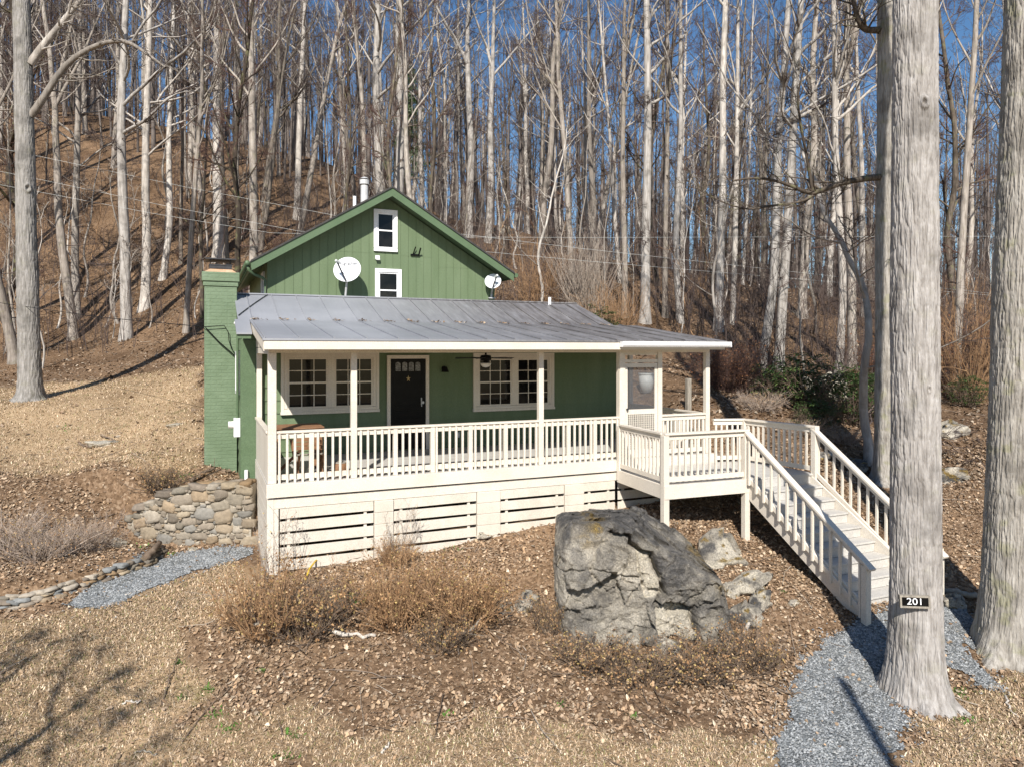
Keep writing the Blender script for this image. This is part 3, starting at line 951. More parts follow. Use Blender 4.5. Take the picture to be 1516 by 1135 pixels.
for e in (0, .9):
    mb.box(a + (b - a) * e, a + (b - a) * (e + .1), yd - .01, yd, DK + .035, z1 - .085)
door = mb.build('door', M['black'], house, bevel=.003)
for k in range(4):
    u = a + (b - a) * (.14 + .19 * k); q = MB()
    q.box(u, u + (b - a) * .14, yd - .006, yd - .001, z1 - .34, z1 - .18)
    ca = u + (b - a) * .07; rr_ = (b - a) * .07; arc = [(ca + rr_ * math.cos(t * PI / 8), z1 - .1801 + .6 * rr_ * math.sin(t * PI / 8)) for t in range(9)]
    q.add([(x, yd - .006, z) for x, z in arc] + [(x, yd - .001, z) for x, z in arc], [(t + 1, t, 9 + t, 10 + t) for t in range(8)], [(0, t, t + 1) for t in range(1, 8)])
    q.build('door_pane', M['door_pane'], door)
q = MB(); cx, cz_ = (a + b) / 2, z1 - .50; pts = []
for k in range(10):
    r = .07 if k % 2 == 0 else .027; an = PI / 2 + k * PI / 5; pts.append((cx + r * .7 * math.cos(an), yd - .02, cz_ + r * math.sin(an)))
V = pts + [(p[0], yd - .012, p[2]) for p in pts] + [(cx, yd - .032, cz_)]
q.add(V, [(k, (k + 1) % 10, 10 + (k + 1) % 10, 10 + k) for k in range(10)], [(k, 20, (k + 1) % 10) for k in range(10)])
so_ = q.build('star_ornament', M['brass'], None, origin=(cx, yd, cz_ - .1)); tag(so_, 'small brass star hanging on the black front door', 'ornament')
q = MB(); q.tube([(b - .07, yd - .0, DK + 1.02), (b - .07, yd - .06, DK + 1.02)], [.016, .03], 10); q.box(b - .1, b - .045, yd - .008, yd, DK + .93, DK + 1.12)
q.build('handle', M['steel'], door)

# --- screen door between the two posts of the deck end
a, b = PX[3] + .068, PX[4] - .053
mb = MB(); mb.box(a, b, -.04, .03, 3.40, 3.46).box(a, b, -.03, .03, 3.545, 3.598)
mb.build('door_header', M['cream'], house, bevel=.003)
mb = MB(); s = .07; zt = 3.385; zm = DK + .92
mb.box(a + .005, a + s, -.035, .0, DK + .01, zt).box(b - s, b - .005, -.035, .0, DK + .01, zt).box(a + s, b - s, -.035, .0, zt - .085, zt)
mb.box(a + s, b - s, -.035, .0, zm - .05, zm + .05).box(a + s, b - s, -.035, .0, DK + .01, DK + .16)
sd = mb.build('screen_door', M['cream'], house, bevel=.003)
MB().box(a + s - .005, b - s + .005, -.016, -.014, zm + .04, zt - .08).build('insect_screen', M['screen'], sd)
mb = MB(); x = a + s
while x < b - s: mb.box(x, x + .012, -.03, -.02, DK + .15, zm - .045); x += .045
z = DK + .16
while z < zm - .05: mb.box(a + s - .004, b - s + .004, -.0195, -.0105, z, z + .012); z += .045
mb.build('lattice', M['cream'], sd)
MB().tube([(a + .045, -.035, DK + .98), (a + .045, -.085, DK + .98)], [.014, .024], 8).build('handle', M['dark_metal'], sd)

# --- gable house behind
GY = 5.5; GX0, GX1 = .41, 6.16; RX = 3.27; RZ = 7.60; SL = .605
mb = MB(); x = GX0; k = 0
groove = .2
while x < GX1 - .001:
    e = min(x + groove - .009, GX1); roof_z = lambda q: RZ - .16 - SL * abs(q - RX)
    for xa, xb in (((x, RX), (RX, e)) if x < RX < e else ((x, e),)):
        if xb - xa > .002:
            mb.hexa([(xa, GY, 4.3), (xb, GY, 4.3), (xb, GY + .04, 4.3), (xa, GY + .04, 4.3), (xa, GY, roof_z(xa)), (xb, GY, roof_z(xb)), (xb, GY + .04, roof_z(xb)), (xa, GY + .04, roof_z(xa))])
    x += groove
for xa, xb in ((GX0, RX), (RX, GX1)):
    mb.hexa([(xa, GY + .012, 4.3), (xb, GY + .012, 4.3), (xb, GY + .06, 4.3), (xa, GY + .06, 4.3), (xa, GY + .012, roof_z(xa)), (xb, GY + .012, roof_z(xb)), (xb, GY + .06, roof_z(xb)), (xa, GY + .06, roof_z(xa))])
for (xa, xb, zz) in ((1.0, RX - .4, 6.05), (RX + .35, 4.4, 6.02), (GX0, 1.4, 5.85), (4.6, GX1 - .05, 5.78)):
    mb.box(xa, xb, GY - .004, GY + .01, zz, zz + .008)
mb.build('gable_wall', M['green'], house)
mb = MB(); mb.box(GX0, GX0 + .1, GY + .061, 12.5, 3.4, 5.75).box(GX1 - .1, GX1, GY + .061, 12.5, 3.0, 5.75).box(GX0 + .1, GX1 - .1, 12.4, 12.5, 2.5, 5.75)
mb.build('upper_wall', M['green'], house)
mb = MB()
for s_ in (-1, 1):
    ex = RX + s_ * 3.25; ez = RZ - SL * 3.25; n = Vector((s_ * SL, 0, 1)).normalized() * .04
    V = [(RX, 4.97, RZ), (ex, 4.97, ez), (ex, 13.0, ez), (RX, 13.0, RZ)]
    if s_ < 0: V = [V[1], V[0], V[3], V[2]]
    mb.hexa([Vector(v) - Vector((0, 0, .0)) for v in V] + [Vector(v) + Vector((0, 0, .045)) for v in V])
mb.build('gable_roof', M['shingle'], house)
mb = MB()
for s_ in (-1, 1):
    ex = RX + s_ * 3.235; ez = RZ - SL * 3.235
    V = [(RX, 5.0, RZ - .2), (ex, 5.0, ez - .2), (ex, 5.028, ez - .2), (RX, 5.028, RZ - .2), (RX, 5.0, RZ - .003), (ex, 5.0, ez - .003), (ex, 5.028, ez - .003), (RX, 5.028, RZ - .003)]
    if s_ < 0: V = [V[1], V[0], V[3], V[2], V[5], V[4], V[7], V[6]]
    mb.hexa(V)
    V = [(RX, 5.03, RZ - .12), (ex, 5.03, ez - .12), (ex, 12.9, ez - .12), (RX, 12.9, RZ - .12), (RX, 5.03, RZ - .1), (ex, 5.03, ez - .1), (ex, 12.9, ez - .1), (RX, 12.9, RZ - .1)]
    if s_ < 0: V = [V[1], V[0], V[3], V[2], V[5], V[4], V[7], V[6]]
    mb.hexa(V)
    mb.box(ex - .012, ex + .012, 5.03, 12.9, ez - .14, ez + .005)
mb.build('rake_fascia', M['green_trim'], house)
mb = MB(); ex = RX - 3.27; ez = RZ - SL * 3.25
mb.tube([(ex - .05, 5.05, ez - .02), (ex - .05, 12.8, ez - .02)], .06, 8)
mb.tube([(ex - .04, 5.12, ez - .06), (ex - .02, 5.13, ez - .17), (ex + .1, 5.2, ez - .26), (GX0 - .12, 5.42, ez - .30), (GX0 - .05, 5.45, ez - .36), (GX0 - .05, 5.45, 4.75)], .036, 8)
mb.build('downspout', M['green_trim'], house, smooth=True)
mb = MB(); ex = RX + 3.27
mb.tube([(ex + .04, 5.02, ez - .03), (ex + .04, 12.8, ez - .03)], .06, 8).build('gutter', M['green_trim'], house)
for (p0, q0, p1, q1) in ((553, 311, 588, 373), (555, 398.5, 594, 462)):
    x0, _ = on(p0, q0, GY); x1, _ = on(p1, q0, GY); _, z1 = on((p0 + p1) / 2, q0, GY); _, z0 = on((p0 + p1) / 2, q1, GY)
    double_hung(house, x0, x1, z0, z1, GY - .002, 1, 1, .085, M['white'])
mb = MB(); mb.box(GX0 - .04, GX0 - .001, 6.2, 6.26, 4.75, 5.5).box(GX0 - .04, GX0 - .001, 6.9, 6.96, 4.75, 5.5).box(GX0 - .04, GX0 - .001, 6.2, 6.96, 5.5, 5.56)
wl = mb.build('window', M['white'], house); MB().box(GX0 - .015, GX0 - .002, 6.26, 6.9, 4.75, 5.5).build('pane', M['glass'], wl)
mb = MB(); mb.box(WX0 - .10, WX0 - .012, 3.15, 3.22, 2.75, 3.62).box(WX0 - .10, WX0 - .012, 3.85, 3.92, 2.75, 3.62).box(WX0 - .10, WX0 - .012, 3.22, 3.85, 3.55, 3.62).box(WX0 - .10, WX0 - .012, 3.22, 3.85, 2.75, 2.82)
wl = mb.build('window', M['white'], house); MB().box(WX0 - .035, WX0 - .03, 3.22, 3.85, 2.82, 3.55).build('pane', M['glass'], wl)
mb = MB(); mb.tube([(3.0, 7, 7.25), (3.0, 7, 8.05)], .1, 14).tube([(3.0, 7, 8.08), (3.0, 7, 8.2)], .125, 14).tube([(3.0, 7, 8.05), (3.0, 7, 8.08)], .07, 10).tube([(3.0, 7, 8.23), (3.0, 7, 8.27)], [.13, .06], 14)
mb.build('stove_pipe', M['steel'], house, smooth=False)
MB().tube([(2.72, 6.9, 7.1), (2.72, 6.9, 7.72)], .045, 10).build('vent_pipe', M['white'], house)
MB().tube([(7.35, 4.6, 4.8), (7.35, 4.6, 5.02)], .04, 10).build('vent_pipe', M['white'], house)

# --- chimney
c0, c1, d0_, d1_ = -.945, -.30, 4.25, 4.95
mb = MB(); mb.box(c0, c1, d0_, d1_, .4, 5.0).box(c0 - .025, c1 + .025, d0_ - .025, d1_ + .025, 5.0, 5.10).box(c0 - .05, c1 + .05, d0_ - .05, d1_ + .05, 5.10, 5.30)
mb.box(c0 - .02, c1 + .001, d0_ - .02, d1_, .4, .95)
ch = mb.build('chimney', M['brick'], house, bevel=.012)
mb = MB(); mb.hexa([(c0, d0_, 5.30), (c1, d0_, 5.30), (c1, d1_, 5.30), (c0, d1_, 5.30), (c0 + .12, d0_ + .12, 5.38), (c1 - .12, d0_ + .12, 5.38), (c1 - .12, d1_ - .12, 5.38), (c0 + .12, d1_ - .12, 5.38)])
mb.build('chimney_crown', M['crown_clay'], ch)
mb = MB(); mb.box(c0 + .1, c1 - .1, d0_ + .1, d1_ - .1, 5.382, 5.45).box(c0 + .09, c1 - .09, d0_ + .09, d1_ - .09, 5.452, 5.475).box(c0 + .02, c1 - .02, d0_ + .02, d1_ - .02, 5.575, 5.60)
for x in (c0 + .12, c1 - .13):
    for y in (d0_ + .12, d1_ - .13): mb.box(x, x + .015, y, y + .015, 5.475, 5.575)
mb.build('chimney_cap', M['dark_metal'], ch)
MB().tube([(WX0 + .06, WY - .10, -.15), (WX0 + .06, WY - .10, 1.30)], .035, 10).build('drain_pipe', M['white'], house)

# ------------------------------------------------------------------ things fixed to the house
mt = empty('electric_meter', (WX0 - .03, 3.05, 1.95), 'white electric meter box on the green side wall beside the chimney', 'meter')
MB().box(WX0 - .16, WX0 - .032, 3.0, 3.2, 1.93, 2.30).build('meter_box', M['white'], mt, bevel=.01)
MB().tube([(WX0 - .16, 3.1, 2.17), (WX0 - .26, 3.1, 2.17)], .07, 14).build('meter_dial', M['lens'], mt)
MB().tube([(WX0 - .09, 3.1, 2.3), (WX0 - .09, 3.1, 3.9), (WX0 - .09, 3.1, 3.96)], .025, 8).build('conduit', M['green_trim'], mt)

sc = empty('service_cable', (c0, d0_ - .06, 3.7), 'black service wires drooping across the green brick chimney', 'cable')
yc = d0_ - .07
cpt = lambda L: [Vector((*(lambda q: (q[0], yc, q[1]))(on(a, b, yc)),)) for a, b in L]
MB().tube([at(-60, 440, 24.0)] + [at(150, 470, 18)] + cpt([(302, 484), (332, 482), (338, 492), (339, 505), (343, 517), (348, 524)]), .009, 6).build('wire', M['black'], sc)
MB().tube(cpt([(304, 485), (325, 507), (348, 527)]), .012, 6).build('wire', M['black'], sc)
MB().tube(cpt([(348, 480), (352, 492), (350, 508), (355, 520)]), .010, 6).build('wire', M['steel'], sc)
x, z = on(349, 479, yc); MB().lathe([(0, .05), (.03, .04), (.03, .02), (.045, .0), (.03, -.02), (0, -.03)], (x, yc, z), 10).build('insulator', M['white'], sc)
pts = []
for k in range(9):
    t = k / 8; pp = [(353, 468), (375, 450), (396, 436)]; u = (353 + 43 * t, 468 - 32 * t - 3 * math.sin(t * 6))
    y = 3.1 + 1.65 * t; x, _ = on(u[0], u[1], y); pts.append((x, y, 4.252 + .333 * (y - 2.9) + .02))
cb = MB().tube(pts, .009, 6).build('roof_cable', M['black'], None, origin=pts[0])
tag(cb, 'thin black cable lying across the grey roof next to the chimney', 'cable')

sc2 = empty('wall_lamp', (*[on(656, 547, WY)[0]], WY - .03, on(656, 547, WY)[1]), 'small black wall lamp beside the front door', 'wall lamp')
lx, ly, lz = sc2.location
MB().tube([(lx, ly, lz + .03), (lx, ly - .02, lz + .03)], .05, 12).tube([(lx, ly - .02, lz + .03), (lx, ly - .09, lz + .05)], .012, 8).build('mount', M['black'], sc2)
MB().lathe([(.03, .07), (.045, .06), (.085, -.05), (.08, -.05), (.0, .05)], (lx, ly - .11, lz), 14).build('shade', M['black'], sc2)
MB().lathe([(0, -.045), (.03, -.035), (.03, .0), (0, .02)], (lx, ly - .11, lz), 10).build('bulb', M['lens'], sc2)
ox, oz = on(676, 643, WY)
ob = empty('outlet_box', (ox, WY - .03, oz), 'grey outdoor outlet cover low on the wall beside the door', 'outlet')
MB().box(ox - .05, ox + .05, WY - .07, WY - .029, oz - .06, oz + .06).build('cover', M['plastic'], ob, bevel=.008)
MB().box(ox - .05, ox + .05, WY - .078, WY - .071, oz + .055, oz + .07).build('hinge', M['plastic'], ob)

fx, fy, fz = 4.31, 1.4, 3.35
fan = empty('ceiling_fan', (fx, fy, fz), 'dark ceiling fan with a white glass light under the porch roof', 'ceiling fan')
MB().tube([(fx, fy, 3.71), (fx, fy, 3.52)], .022, 8).lathe([(.07, 3.72 - fz), (.06, 3.67 - fz), (.02, 3.655 - fz)], (fx, fy, fz), 16).build('rod', M['black'], fan)
MB().lathe([(.02, .20), (.10, .19), (.12, .14), (.11, .09), (.05, .07), (.06, .03)], (fx, fy, fz), 18).build('motor', M['black'], fan)
MB().lathe([(.0, -.06), (.06, -.045), (.10, -.01), (.115, .03), (.05, .035)], (fx, fy, fz), 18).build('light_bowl', M['lens'], fan, smooth=True)
for k in range(5):
    an = k * 2 * PI / 5 + .35; u = Vector((math.cos(an), math.sin(an), 0)); v = Vector((-u.y, u.x, .18)); c = Vector((fx, fy, fz + .13))
    q = MB(); pts = [c + u * .2 - v * .045, c + u * .62 - v * .065, c + u * .62 + v * .065, c + u * .2 + v * .045]
    q.hexa(pts + [p + Vector((0, 0, .008)) for p in pts]); q.bar(c + u * .09, c + u * .24, .03, .01); q.build('blade', M['black'], fan)

# satellite dishes
def dish(c, r, axis, foot, label, arm_side, lettering=None):
    c = Vector(c); ax = Vector(axis).normalized(); foot = Vector(foot)
    e = empty('satellite_dish', foot, label, 'satellite dish')
    side = ax.cross(Vector((0, 0, 1))).normalized(); up = side.cross(ax).normalized()
    k = 36; rings = [(0, .0), (.35, .012), (.7, .05), (.93, .088), (1.0, .105), (1.0, .085), (.7, .03), (0, -.02)]
    V = []; Q = []
    for rr, h in rings:
        for j in range(k):
            a = 2 * PI * j / k; V.append(c + (side * math.cos(a) + up * math.sin(a) * 1.02) * rr * r + ax * (h - .1) * r * 1.6)
    for i in range(len(rings) - 1):
        for j in range(k): Q.append((i * k + j, i * k + (j + 1) % k, (i + 1) * k + (j + 1) % k, (i + 1) * k + j))
    MB().add([tuple(v) for v in V], Q).build('reflector', M['dish'], e, smooth=True)
    feed = c + ax * r * 1.15 + side * arm_side * r * .55 + up * r * .05; low = c - up * r * .98
    MB().bar(low, feed, .022, .03).build('feed_arm', M['dark_metal'], e)
    MB().tube([feed + (feed - c).normalized() * .03, feed - (feed - c).normalized() * .09], [.03, .042], 10).build('feed_horn', M['plastic'], e)
    back = c - ax * r * .2
    MB().tube([foot, foot + Vector((0, 0, .12)), back - up * r * .5, back], [.028, .026, .026, .03], 8).box(foot.x - .09, foot.x + .09, foot.y - .06, foot.y + .06, foot.z - .01, foot.z + .015).build('mast', M['steel'], e)
    if lettering:
        cu = bpy.data.curves.new('lettering', 'FONT'); cu.body = lettering; cu.size = r * .30; cu.align_x = 'CENTER'; cu.extrude = .001
        t = bpy.data.objects.new('t', cu); COL.objects.link(t)
        bpy.context.view_layer.update(); me = bpy.data.meshes.new_from_object(t.evaluated_get(bpy.context.evaluated_depsgraph_get()))
        bpy.data.objects.remove(t); me.materials.clear(); me.materials.append(M['ink'])
        o = link('lettering', me, e)
        for v in me.vertices:
            p = v.co.copy(); q2 = c - side * p.x * 1.0 + up * (p.y + r * .42)
            rad2 = ((p.x) ** 2 + (p.y + r * .42) ** 2) / r / r
            v.co = q2 + ax * (r * 1.6 * (.105 * rad2 - .1) + .012 + p.z) - foot
    return e


_x, _z = on(514, 399, 5.02); _f, _ = on(511.5, 440, 5.12)
dish((_x, 5.02, _z), .325, (-.34, -.86, .38), (_f, 5.12, 4.82), 'larger white satellite dish standing on the grey roof ridge', 1, 'HughesNet')
dish((6.0, 5.22, 5.45), .215, (-.40, -.80, .42), (6.06, 5.47, 5.02), 'smaller white satellite dish at the end of the green gable wall', -1)
x, z = on(615, 378, GY)
br_ = empty('antenna_bracket', (x, GY, z), 'empty black bracket on the green gable wall', 'bracket')
MB().box(x - .13, x + .10, GY - .05, GY - .002, z - .02, z + .02).build('plate', M['black'], br_)
MB().bar((x + .08, GY - .03, z), (x + .085, GY - .18, z + .16), .03, .03).bar((x - .07, GY - .02, z), (x - .02, GY - .10, z + .2), .02, .02).build('arm', M['black'], br_)
x, z = on(558.5, 383, GY)
fl = empty('flood_light', (x, GY, z), 'small white flood light box between the two gable windows', 'light')
MB().box(x - .055, x + .055, GY - .05, GY - .004, z - .03, z + .07).build('housing', M['white'], fl, bevel=.006)
MB().box(x - .045, x + .05, GY - .10, GY - .051, z - .05, z + .01).build('lamp_head', M['plastic'], fl, bevel=.006)

# furniture at the left end of the porch
tb = empty('wooden_table', (.55, 1.0, DK), 'brown slatted wooden table at the chimney end of the porch', 'table')
mb = MB()
for k in range(5): mb.box(.14, .98, .62 + k * .145, .755 + k * .145, DK + .79, DK + .815)
mb.build('table_top', M['brown_wood'], tb, bevel=.003)
for (x, y) in ((.2, .68), (.92, .68), (.2, 1.28), (.92, 1.28)):
    MB().box(x - .03, x + .03, y - .03, y + .03, DK + .002, DK + .788).build('leg', M['brown_wood'], tb, bevel=.003)
MB().box(.23, .89, .66, .70, DK + .70, DK + .788).build('apron', M['brown_wood'], tb)
MB().box(.23, .89, 1.26, 1.30, DK + .70, DK + .788).build('apron', M['brown_wood'], tb)
MB().bar((.25, .69, DK + .1), (.87, .69, DK + .68), .05, .02, up=(0, 1, 0)).build('brace', M['brown_wood'], tb)
cr = empty('wooden_chair', (.85, .42, DK), 'low brown wooden folding chair leaning under the porch table', 'chair')
for s_ in (-.2, .2):
    MB().bar((.70 + s_, .30, DK + .02), (.62 + s_, .60, DK + .62), .045, .025).build('leg', M['brown_wood'], cr)
    MB().bar((.72 + s_, .58, DK + .02), (.72 + s_, .28, DK + .40), .045, .025).build('leg', M['brown_wood'], cr)
mb = MB()
for k in range(5): mb.bar((.48, .27 + .075 * k, DK + .40 - .012 * k), (.96, .27 + .075 * k, DK + .40 - .012 * k), .06, .018)
mb.build('seat', M['grey_wood'], cr)
mb = MB()
for k in range(3): mb.bar((.46, .545 + .02 * k, DK + .47 + .07 * k), (.90, .545 + .02 * k, DK + .47 + .07 * k), .018, .06)
mb.build('backrest', M['brown_wood'], cr)
bn = empty('log_stool', (1.32, .5, DK), 'small tan basket stool beside the porch table', 'stool')
MB().lathe([(.0, .0), (.11, .0), (.13, .06), (.12, .17), (.10, .19), (.0, .18)], (1.22, .45, DK + .003), 16).build('body', M['brown_wood'], bn, smooth=True)
MB().lathe([(.0, .215), (.09, .21), (.105, .19)], (1.22, .45, DK + .003), 16).build('seat', M['grey_wood'], bn)

# ------------------------------------------------------------------ deck and stairs
DF = DK - .18
A_, B_, C_, D_, E_ = (6.50, -.16), (6.36, -1.86), (8.06, -1.94), (9.66, -2.02), (9.44, -.35)
deck = empty('entry_deck', (7.8, -2.0, 0), 'cream wooden entry deck with railings and a flight of stairs down to the path', 'deck')
mb = MB()
k = 15
for i in range(k):
    f0, f1 = i / k, (i + .96) / k
    L = lambda f, g: Vector((A_[0] + (B_[0] - A_[0]) * f, A_[1] + (B_[1] - A_[1]) * f, 0)) * (1 - g) + Vector((E_[0] + .12 + (D_[0] + .02 - E_[0] - .12) * f, A_[1] + (D_[1] - A_[1]) * f, 0)) * g
    p = [L(f0, 0), L(f1, 0), L(f1, 1), L(f0, 1)]
    p = [p[1], p[2], p[3], p[0]]
    mb.hexa([(q.x, q.y, DF - .03) for q in p] + [(q.x, q.y, DF) for q in p])
mb.build('deck_floor', M['tread'], deck)
mb = MB(); up = Vector((0, 0, 1))
mb.bar((A_[0] - .03, A_[1], DF - .12), (B_[0] - .03, B_[1] - .0, DF - .12), .04, .24).bar((B_[0] - .05, B_[1] - .045, DF - .12), (C_[0] + .05, C_[1] - .045, DF - .12), .04, .24)
mb.build('deck_fascia', M['cream'], deck, bevel=.004)
mb = MB(); mb.bar((9.56, -.16, DF - .12), (9.70, D_[1] + .06, DF - .12), .04, .24)
mb.build('deck_fascia', M['cream'], deck, bevel=.004)
for (x, y), top in ((B_, DF + .86), (C_, DF + .88), (D_, DF + .90), (E_, DF + .86)):
    g = gzw(x, y) - .15
    MB().box(x - .055, x + .055, y - .055, y + .055, g, top).build('post', M['cream'], deck, bevel=.005)
MB().box(6.44, 6.53, -.25, -.16, DF - .2, DF + .86).build('post', M['cream'], deck, bevel=.005)
RH = .90
railing(deck, 'railing', (A_[0] - .02, A_[1] - .1), (B_[0], B_[1] + .05), DF, RH, .115, n=12)
railing(deck, 'railing', (B_[0] - .03, B_[1]), (C_[0] + .05, C_[1]), DF, RH, .115, n=14, cap=.13)
railing(deck, 'railing', (PX[5] + .06, -.14), (E_[0] + .03, E_[1]), DF, RH, .115)
railing(deck, 'railing', (E_[0], E_[1] - .05), (D_[0], D_[1] + .0), DF, RH, .115, n=13, cap=.12)
# flight of stairs
SX0, SX1 = C_[0] + .07, D_[0] - .07
NS = 9; y0 = -1.98; y1 = -4.50; zg = gzw(8.8, y1 - .1) + .02
rise = (DF - zg) / NS; run = (y0 - y1) / NS
for i in range(NS):
    zz = DF - rise * (i + 1); ya, yb = y0 - run * i, y0 - run * (i + 1)
    if i < NS - 1 or True:
        mb = MB()
        if i < NS - 1:
            mb.box(SX0 + .002, SX1 - .002, yb - .025, ya - .0, zz - .032, zz)
        mb.box(SX0 + .004, SX1 - .004, ya - .002, ya + .018, zz + .001, zz + rise - .033)
        mb.build('step', M['tread'], deck, bevel=.004)
for x in (SX0 - .022, SX1 + .022):
    mb = MB(); q = [(y0 + .03, DF - .02), (y0 + .03, DF - .34), (y1 + .25, zg - .05), (y1 - .02, zg - .05), (y1 - .02, zg + .16)]
    V = [(x - .02, a, b) for a, b in q] + [(x + .02, a, b) for a, b in q]; n = 5
    mb.add(V, [(i, n + i, n + (i + 1) % n, (i + 1) % n) for i in range(n)], [(0, 1, 2), (0, 2, 3), (0, 3, 4), (5, 7, 6), (5, 8, 7), (5, 9, 8)])
    mb.build('stringer', M['cream'], deck)
slope = (DF - zg) / (y0 - y1)
for x, xo in ((SX0 - .07, -1), (SX1 + .07, 1)):
    ya, yb = y0 + .02, y1 + .0; za = DF; zb = za - slope * (ya - yb)
    mb = MB()
    mb.bar((x, ya, za + .86), (x, yb - .12, zb + .86 - slope * .12), .12, .04).bar((x, ya, za + .80), (x, yb, zb + .80), .036, .085)
    r = mb.build('stair_railing', M['cream'], deck, bevel=.004)
    MB().bar((x, ya, za + .06), (x, yb, zb + .06), .036, .08).build('bottom_rail', M['cream'], r, bevel=.004)
    n = 14
    for i in range(n):
        yy = ya + (yb - ya) * (i + .6) / n; zc = za + (zb - za) * (i + .6) / n
        key = ('stair',)
        if key not in BAL:
            q = MB(); q.box(-.018, .018, -.018, .018, -.02, .78); BAL[key] = mesh_np('baluster', np.concatenate(q.V), BOXF, None, M['cream'])
        link('baluster', BAL[key], r, Vector((x + xo * .036, yy, zc)) - ORG[r])
    MB().box(x - .05, x + .05, yb - .05, yb + .05, zg - .2, zb + .82).build('newel_post', M['cream'], deck, bevel=.005)
# ------------------------------------------------------------------ trees
def grow(Pp, Rp, count, t0, t1, L, ang, up, nseg, rf, g, rmin=.004, wob=.18, tip=.25, taper=True):
    """count children along random parents; L = (lo, hi) metres or shares of the parent's length when negative"""
    m, n, _ = Pp.shape
    par = g.integers(0, m, count)
    t = t0 + (t1 - t0) * g.random(count); f = t * (n - 1); i = np.minimum(f.astype(int), n - 2); fr = (f - i)[:, None]
    p = Pp[par, i] * (1 - fr) + Pp[par, i + 1] * fr
    tan = Pp[par, i + 1] - Pp[par, i]; tan /= np.linalg.norm(tan, axis=1, keepdims=True) + 1e-9
    rp = Rp[par, i] * (1 - fr[:, 0]) + Rp[par, i + 1] * fr[:, 0]
    rnd = g.normal(size=(count, 3)); perp = rnd - tan * (rnd * tan).sum(1, keepdims=True); perp /= np.linalg.norm(perp, axis=1, keepdims=True) + 1e-9
    a = np.radians(ang[0] + (ang[1] - ang[0]) * g.random(count))[:, None]
    d = np.cos(a) * tan + np.sin(a) * perp
    ln = L[0] + (L[1] - L[0]) * g.random(count)
    if L[0] < 0:
        pl = np.linalg.norm(np.diff(Pp, axis=1), axis=2).sum(1)
        ln = -ln * pl[par]
    if taper: ln = ln * (1.15 - .6 * (t - t0) / (t1 - t0 + 1e-6))
    pts = [p]
    for k in range(nseg - 1):
        d = d + np.array([0, 0, up]) / nseg + g.normal(size=(count, 3)) * wob / math.sqrt(nseg)
        d /= np.linalg.norm(d, axis=1, keepdims=True)
        p = p + d * (ln / (nseg - 1))[:, None]; pts.append(p)
    r0 = np.maximum(rp * rf * (.7 + .5 * g.random(count)), rmin)
    prof = np.linspace(1, tip, nseg)
    return np.stack(pts, 1), np.maximum(r0[:, None] * prof[None], rmin * .6)


def tree_meshes(seed, h, r, bark, twig, clear=.42, limbs=19, subs=5, tw=6, fine=5, lean=.0, fork=None, stubs=5, wob=.25, upl=.75, limb_len=(2.4, 6.4), flare=.5, rt=.16):
    g = np.random.default_rng(seed)
    n = 26; t = np.linspace(0, 1, n)
    wx = np.cumsum(g.normal(0, 1, n)) * wob * .26; wy = np.cumsum(g.normal(0, 1, n)) * wob * .26
    sm = lambda a: np.convolve(np.pad(a, 2, 'edge'), np.ones(5) / 5, 'valid')
    tr = np.stack([sm(wx) - sm(wx)[0], sm(wy) - sm(wy)[0], t * h - .25], -1)[None]
    rad = (r * (1 - (1 - rt) * t ** 1.1) + r * flare * np.exp(-t * h / .35))[None]
    Vs, Qs, k0 = [], [], 0

    def put(P_, R__, k, store):
        V, Q = tubes(P_, R__, k); store.append((V, Q))

    trunk, crown = [], []
    put(tr, rad, 12, trunk)
    mains_P, mains_R = tr, rad
    if fork:
        fp, fr_ = grow(tr, rad, fork, .50, .55, (h * .36, h * .46), (14, 26), .35, 14, .75, g, wob=.2, taper=False, tip=.12)
        put(fp, fr_, 9, trunk)
    lp, lr = grow(tr, rad, limbs, clear, .985, limb_len, (28, 66), upl, 11, .45, g, .013, .42)
    if fork:
        l2, r2 = grow(fp, fr_, limbs // 2 * fork, .15, .97, (limb_len[0] * .6, limb_len[1] * .8), (28, 60), upl, 11, .5, g, .012, .35)
        lp = np.concatenate([lp, l2]); lr = np.concatenate([lr, r2])
    put(lp, lr, 6, trunk)
    if stubs:
        sp_, sr_ = grow(tr, rad, stubs, .10, clear, (.6, 2.6), (55, 95), .0, 6, .14, g, .012, .5)
        put(sp_, sr_, 5, crown)
        lp_all, lr_all = np.concatenate([lp[:, ::2][:, :5], sp_[:, :5]]), np.concatenate([lr[:, ::2][:, :5], sr_[:, :5]])
    else: lp_all, lr_all = lp, lr
    s1, q1 = grow(lp_all, lr_all, len(lp_all) * subs, .2, 1., (-.25, -.55), (25, 60), .35, 6, .55, g, .008, .4)
    put(s1, q1, 4, crown)
    s2, q2 = grow(s1, q1, len(s1) * tw, .15, 1., (-.3, -.6), (25, 60), .3, 4, .6, g, .0055, .4)
    put(s2, q2, 3, crown)
    if fine:
        s3, q3 = grow(s2, q2, len(s2) * fine, .15, 1., (-.35, -.75), (20, 55), .2, 3, .6, g, .0052, .35)
        put(s3, q3, 3, crown)

    def mk(store, nm, mat):
        V = np.concatenate([v for v, _ in store]); o = 0; Q = []
        for v, q in store: Q.append(q + o); o += len(v)
        return mesh_np(nm, V, np.concatenate(Q), None, mat, True)
    return mk(trunk, 'trunk', bark), mk(crown, 'crown', twig)


